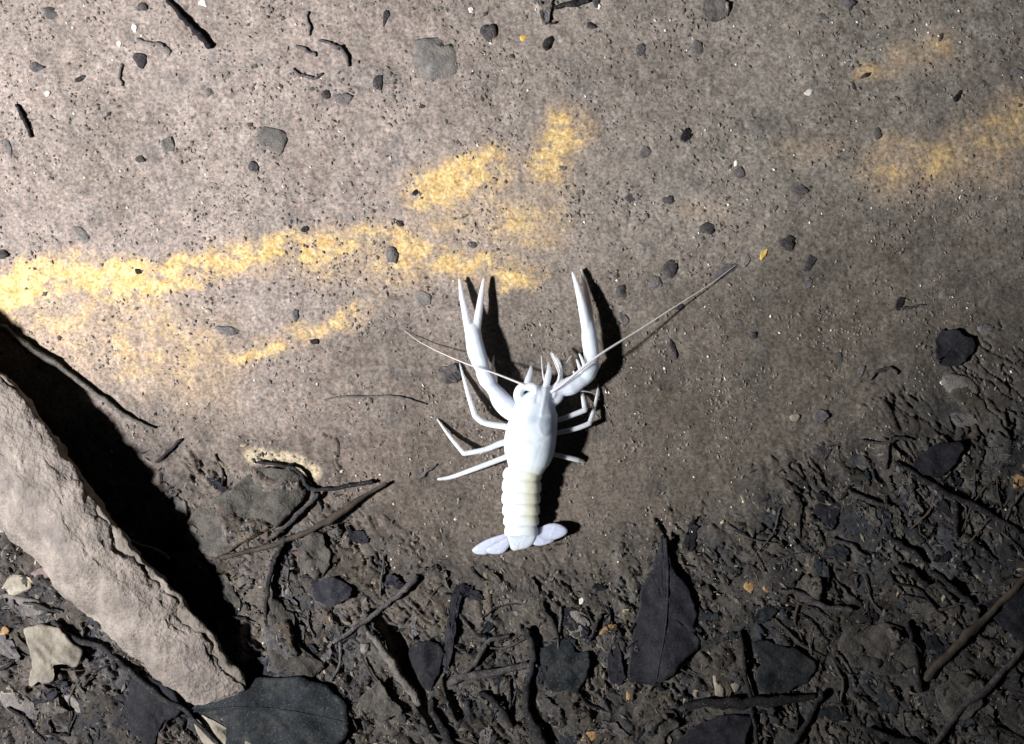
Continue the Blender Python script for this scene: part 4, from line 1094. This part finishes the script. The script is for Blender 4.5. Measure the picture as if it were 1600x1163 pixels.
def build_crayfish():
    Z0 = gs(815, 700)
    V = []; F = []
    z = lambda h: Z0 + (h if h < 12 else 12 + (h - 12) * 0.84)     # how high above the bed it stands
    # head and carapace
    secs = [(856,594,2,34,40),(854,602,7,28,44),(851,610,11,24,49),(849,617,17,20,53),(845,625,25,15,57),(840,636,33,12,61),(836,650,36,11,65),
            (833,664,38.5,10,68),(830,678,40,10,69),(828,692,40.5,10,69),(826.5,706,39,10,67),(825,718,35.5,11,63),(823.5,727,31,13,58),(822.5,735,27,15,52),(821.5,742,23,18,46)]
    secs = [(a, b, c, z(d), z(e)) for a, b, c, d, e in dense(secs, 4)]
    loft(secs, V, F, 80)
    # six tail segments, each a shield that overlaps the next
    ys = [733, 748, 768, 786, 804, 820, 836]
    for i in range(6):
        y0, y1 = ys[i], ys[i + 1]
        def cx(y): return np.interp(y, [733, 780, 836], [816.5, 814, 814.5])
        w0 = np.interp(y0, [733, 760, 800, 836], [29, 29.5, 27, 23.5])
        t0 = np.interp(y0, [733, 836], [50, 29])
        sg = [(cx(y0 - 2), y0 - 2, w0 * (0.88, 0.9, 0.93, 0.89, 0.92, 0.9)[i], z(9), z(t0 - 1)), (cx(y0 + 2), y0 + 2, w0 * 0.97, z(8), z(t0 - 1)),
              (cx(y0 + 7), y0 + 7, w0 * 1.05, z(6), z(t0 + 1)), (cx(y1 - 3), y1 - 3, w0 * 1.06, z(5), z(t0 + 1.0)),
              (cx(y1 + 0.5), y1 + 0.5, w0 * 1.01, z(6), z(t0 + 0.6)), (cx(y1 + 2), y1 + 2, w0 * 0.9, z(9), z(t0 - 1))]
        loft(sg, V, F, 64)
    # left claw arm
    def arm(pts, rad, flat=0.8, seg=14):
        P = dense([(*p[:2], z(p[2])) for p in pts], 5)
        R = np.interp(np.linspace(0, len(pts) - 1, len(P)), range(len(pts)), rad)
        tube(P, list(R), seg, flat, 0, V, F)
    arm([(812,648,30),(797,634,30),(780,618,31),(768,605,32)], [9,11.5,12.5,10.5])
    arm([(768,606,32),(762,595,32),(755,582,31)], [9.5,13.5,12])
    arm([(757,584,30),(750,566,29),(744,548,28),(740,528,26),(738,514,24)], [9,13.5,14.5,13,11], 0.72)
    arm([(733,520,24),(728,492,20),(722,464,15),(718,437,10)], [7,6.2,4.6,2.2], 0.85)
    arm([(744,518,24),(748,490,20),(752,462,15),(756,436,11)], [7,6.2,4.8,2.2], 0.85)
    arm([(798,652,26),(786,643,22),(774,629,20),(766,606,16),(769,580,10),(772,556,4)], [6.5,7,6,4,2.8,1.4])
    # right claw arm
    arm([(858,626,32),(874,609,33),(892,603,34),(910,592,36)], [10,13,15,12])
    arm([(908,596,35),(917,584,35),(925,571,34)], [11,14.5,12])
    arm([(925,573,33),(924,552,31),(921,530,30),(919,508,28)], [9.5,12.5,12.5,10], 0.75)
    arm([(917,512,29),(911,482,26),(904,454,21),(895,426,15)], [9,7.6,5.6,2.4], 0.85)
    arm([(923,510,21),(920,482,15),(915,452,10),(908,421,6)], [6.5,5.6,4.2,1.8], 0.85)
    arm([(907,580,40),(904,570,42),(901,562,42)], [3.4,2.6,1.5]); arm([(914,574,40),(910,563,42),(905,553,42)], [3.6,2.8,1.5])
    arm([(899,588,38),(896,580,40)], [3,1.6])
    # walking legs
    lg = lambda x, y: gs(x, y) - Z0 + 2
    arm([(806,668,24),(790,667,27),(757,661,28),(742,650,26)], [5.59, 5.16, 4.82, 4.47]); arm([(742,650,26),(732,618,16),(725,592,8),(718,568,lg(718,568))], [4.47, 3.78, 2.92, 1.29])
    arm([(804,690,22),(786,692,26),(757,703,27),(725,709,24)], [5.59, 5.33, 4.47, 4.13]); arm([(725,709,24),(704,684,12),(683,655,lg(683,655))], [3.96, 3.10, 1.46])
    arm([(804,710,20),(786,716,24),(752,729,23),(714,743,12)], [4.99, 4.64, 4.30, 3.78]); arm([(714,743,12),(700,747,7),(685,749,lg(685,749) + 1)], [3.70, 3.27, 2.41])
    arm([(858,658,22),(874,656,24),(896,648,25),(914,641,24)], [4.73, 4.13, 4.30, 4.30]); arm([(914,641,24),(912,628,15),(909,610,lg(909,610) + 2)], [4.30, 3.78, 2.75])
    arm([(858,678,20),(874,676,21),(900,670,22),(921,662,21)], [4.30, 3.96, 4.13, 4.13]); arm([(921,662,21),(928,640,12),(932,622,7),(935,602,lg(935,602))], [3.96, 3.10, 2.58, 1.29])
    arm([(852,708,18),(868,711,20),(886,715,17),(904,719,10)], [4.30, 3.61, 4.13, 3.96])
    arm([(904,719,10),(912,722,4)], [3.44, 1.89])
    # mouth limbs, horns of the head, the loop of the left feeler base
    arm([(830,632,44),(816,628,42),(810,618,41),(814,607,42),(825,603,44),(836,607,46),(840,618,46)], [8,8.8,8.2,7.4,7.2,7.6,7.5])
    arm([(820,628,42),(828,619,42),(838,610,44)], [6.5,5.8,4.5])
    arm([(864,630,40),(874,622,38),(876,612,36)], [6.5,6,4.5])
    arm([(862,620,42),(868,610,40),(873,598,36)], [6,6,5])
    arm([(873,600,36),(876,582,36),(870,566,34),(862,551,30)], [4.8,4,3,1.6]); arm([(876,586,36),(875,570,38),(868,556,38)], [3.4,2.8,1.5])
    arm([(879,580,32),(885,568,30),(893,556,24)], [2.4,2,1.4])
    me = bpy.data.meshes.new('raw'); me.from_pydata(V, [], F); me.update()
    raw = bpy.data.objects.new('raw', me); COL.objects.link(raw)
    md = raw.modifiers.new('r', 'REMESH'); md.mode = 'VOXEL'; md.voxel_size = 0.85
    ms = raw.modifiers.new('s', 'SMOOTH'); ms.factor = 0.5; ms.iterations = 5
    dg = bpy.context.evaluated_depsgraph_get()
    body_me = bpy.data.meshes.new_from_object(raw.evaluated_get(dg))
    bpy.data.objects.remove(raw); bpy.data.meshes.remove(me)
    n = len(body_me.vertices)
    P = np.empty(n * 3); body_me.vertices.foreach_get('co', P); P = P.reshape(-1, 3)
    x, y, zz = P[:, 0], P[:, 1], P[:, 2]
    # shell colours: yellow gut through the tail, grey organs through the back, lilac limb ends
    T = np.tile(np.array([0.625, 0.69, 0.76]), (n, 1))
    # neck groove, back seam and the ridge of the snout
    up = sst(30, 40, zz - Z0) * sst(745, 735, y)
    neck = np.exp(-(seg_dist(x, y, dense([(788,664),(806,682),(828,690),(850,686),(870,668)])) / 3.4) ** 2)
    seam = np.exp(-(seg_dist(x, y, [(846,694),(838,716),(831,738)]) / 1.6) ** 2)
    ring = np.exp(-(seg_dist(x, y, dense([(866,648),(848,650),(842,664),(848,680),(862,682)])) / 3.2) ** 2)
    snout = np.exp(-(seg_dist(x, y, [(855,598),(850,625),(846,648)]) / 3.0) ** 2)
    cheek = np.exp(-(seg_dist(x, y, [(842,606),(838,628)]) / 2.4) ** 2) + np.exp(-(seg_dist(x, y, [(863,606),(862,634)]) / 2.4) ** 2)
    P[:, 2] += up * (-0.8 * neck - 0.3 * seam + 0.6 * ring + 1.4 * snout - 1.3 * cheek)
    def mixin(mask, c):
        T[:] = T * (1 - mask[:, None]) + np.array(c) * mask[:, None]
    gut = np.exp(-((x - np.interp(y, [735, 815], [830, 831])) / 12.0) ** 2) * sst(728, 746, y) * sst(826, 808, y) * sst(16, 28, zz - Z0)
    mixin(np.clip(0.8 * gut, 0, 1), (0.72, 0.69, 0.47))
    tail = sst(734, 742, y) * sst(700, 760, x)
    mixin(0.35 * tail, (0.70, 0.72, 0.65))
    org = np.exp(-(((x - 834) / 9) ** 2 + ((y - 655) / 10) ** 2)) * 0.45 + np.exp(-(((x - 855) / 9) ** 2 + ((y - 661) / 12) ** 2)) * 0.7 \
        + np.exp(-(((x - 846) / 8) ** 2 + ((y - 706) / 7) ** 2)) * 0.25
    mixin(np.clip(org, 0, 1) * sst(34, 46, zz - Z0), (0.34, 0.42, 0.52))
    limb = np.clip(sst(786, 776, x) + sst(876, 884, x) * sst(600, 640, y), 0, 1) * sst(14, 8, np.abs(zz - Z0 - 12))
    mixin(0.5 * limb, (0.60, 0.59, 0.70))
    jn = np.zeros(n)
    for jx_, jy_, jr in [(766,603,6),(756,583,5),(738,516,6),(742,650,5),(725,709,5),(757,661,4),(757,703,4),(752,729,4),(914,641,5),(921,662,5),(909,594,7),(925,572,6),(919,509,6),(802,640,7),(872,611,7),(735,620,4),(704,684,4),(714,743,4)]:
        jn = np.maximum(jn, np.exp(-(((x - jx_) ** 2 + (y - jy_) ** 2) / jr ** 2)))
    mixin(0.5 * jn, (0.50, 0.52, 0.64))
    rings_ = np.zeros(n)
    for yy in (749.5, 769.5, 787.5, 805.5, 821.5):
        rings_ = np.maximum(rings_, np.exp(-((y - yy) / 1.5) ** 2))
    mixin(0.22 * rings_ * sst(700, 760, x) * sst(20, 27, zz - Z0), (0.50, 0.52, 0.50))
    for sp, wd, wt in (([(799,637),(772,609)], 8, 0.6), ([(872,612),(896,602)], 9, 0.65), ([(797,650),(776,632)], 7, 0.5), ([(874,656),(896,648)], 6, 0.5), ([(876,675),(898,670)], 6, 0.5), ([(868,711),(884,714)], 5, 0.5), ([(733,520),(718,437)], 4, 0.25)):
        mixin(wt * np.exp(-(seg_dist(x, y, sp) / wd) ** 2), (0.47, 0.49, 0.61))
    blot = fbm(x / 13, y / 13 + zz / 15, 401, 3)
    T *= (1 + 0.13 * blot)[:, None]
    fins = sst(520, 440, y)
    mixin(0.4 * fins, (0.70, 0.69, 0.76))
    low = sst(905, 915, x) * sst(512, 500, y) * sst(24, 16, zz - Z0)
    mixin(0.6 * low, (0.50, 0.42, 0.38))
    c = np.stack([(x - 800) * (HC - zz) / HC * S, (581.5 - y) * (HC - zz) / HC * S, zz * S], -1)
    body_me.vertices.foreach_set('co', c.ravel())
    body_me.polygons.foreach_set('use_smooth', np.ones(len(body_me.polygons), bool))
    a = body_me.attributes.new('tint', 'FLOAT_COLOR', 'POINT')
    a.data.foreach_set('color', np.concatenate([T, np.ones((n, 1))], 1).ravel())
    body_me.materials.clear(); body_me.materials.append(M['cray']); body_me.update()
    body_me.name = 'body'
    root = root_empty('cave_crayfish', 820, 700, Z0)
    tag(root, 'small white blind cave crayfish with long claws raised forward on the silt', 'crayfish')
    body = bpy.data.objects.new('body', body_me); COL.objects.link(body)
    adopt(centre(body), root)

    def part(name, pts, rad, mat, flat=1.0, seg=8, parent=root):
        Pp = dense([(*p[:2], z(p[2])) for p in pts], 7)
        R = np.interp(np.linspace(0, len(pts) - 1, len(Pp)), range(len(pts)), rad)
        v, f = tube(Pp, list(R), seg, flat)
        return adopt(centre(new_obj(name, v, f, M[mat])), parent)
    part('antenna', [(834,606,46),(818,601,48),(772,583,46),(735,571,42),(690,552,22),(655,534,10),(632,517,4)], [2.3,2.0,1.5,1.1,0.8,0.55,0.35], 'feeler')
    part('antenna', [(862,612,48),(880,600,54),(935,556,58),(1000,515,36),(1060,476,18),(1110,444,7),(1150,414,3)], [2.4,2.3,2.0,1.5,1.0,0.65,0.35], 'feeler')
    part('antennule', [(852,604,44),(848,582,46),(846,557,40)], [1.5,1.2,0.7], 'feeler', seg=6)
    part('antennule', [(866,606,40),(874,590,42),(868,570,44),(860,552,42)], [1.6,1.3,1.0,0.7], 'feeler', seg=6)
    part('antennule', [(880,614,36),(900,611,34),(918,612,26),(931,616,16)], [1.8,1.5,1.1,0.7], 'feeler', seg=6)
    part('antennal_scale', [(826,608,45),(825,596,47),(829,582,45),(830,572,42)], [4.2,5.8,4.4,1.4], 'scale', 0.4)
    part('antennal_scale', [(852,608,45),(855,594,47),(858,580,46),(857,567,42)], [3.8,5.6,4.4,1.4], 'scale', 0.4)

    # tail fan: middle plate and two blades a side
    fan = bpy.data.objects.new('tail_fan', None); fan.empty_display_size = 0.005
    COL.objects.link(fan); fan.location = W(816, 845, z(10)); adopt(fan, root)
    fan_loc = Vector(root.location) + Vector(fan.location)
    def blade(name, outline, zlist, mat):
        out = catmull(outline, 5, True)
        cx_ = sum(p[0] for p in out) / len(out); cy_ = sum(p[1] for p in out) / len(out)
        n_ = len(out); rings = [0.3, 0.6, 0.85, 0.96, 1.0]; bump = [1, 1, 0.8, 0.4, -0.6]
        zf = lambda X_, Y_: z(zlist[0] + zlist[1] * (X_ - 816) + zlist[2] * (Y_ - 840))
        Vv = [(cx_, cy_, zf(cx_, cy_) + 3.4)]
        for r_, b_ in zip(rings, bump):
            for p in out:
                X_ = cx_ + (p[0] - cx_) * r_; Y_ = cy_ + (p[1] - cy_) * r_
                Vv.append((X_, Y_, zf(X_, Y_) + 2.4 * b_ + 0.3 * math.sin((X_ + 0.4 * Y_) * 0.8) * (r_ < 0.95)))
        m_ = len(Vv); Vv += [(v[0], v[1], 2 * zf(v[0], v[1]) - v[2] - 1.0) for v in Vv]
        Ff = []
        for k in range(n_):
            a_, b_ = 1 + k, 1 + (k + 1) % n_
            Ff += [(0, b_, a_), (m_, m_ + a_, m_ + b_)]
            for i in range(len(rings) - 1):
                p = 1 + i * n_ + k; q_ = 1 + i * n_ + (k + 1) % n_
                Ff += [(p, q_, q_ + n_, p + n_), (m_ + p, m_ + p + n_, m_ + q_ + n_, m_ + q_)]
            p = 1 + 4 * n_ + k; q_ = 1 + 4 * n_ + (k + 1) % n_
            Ff.append((p, q_, m_ + q_, m_ + p))
        o = centre(new_obj(name, Vv, Ff, M[mat]))
        o.parent = fan; o.location = Vector(o.location) - fan_loc
        return o
    blade('telson', [(793,830),(816,828),(838,828),(836,845),(826,855),(812,859),(800,860),(795,848)], (15, 0, -0.12), 'scale')
    blade('uropod', [(796,834),(775,838),(755,846),(741,855),(737,861),(744,866),(760,866),(778,856),(797,848)], (10, 0.10, -0.02), 'fan')
    blade('uropod', [(798,838),(780,846),(762,855),(759,863),(770,866),(786,864),(797,852)], (12, 0.10, -0.05), 'fan')
    blade('uropod', [(836,830),(848,822),(862,818),(876,820),(886,827),(885,834),(874,841),(856,845),(838,843)], (10, 0.10, -0.02), 'fan')
    blade('uropod', [(834,836),(850,834),(866,838),(866,845),(856,850),(842,853),(832,850)], (12, 0.02, -0.05), 'fan')
    return root

build_crayfish()
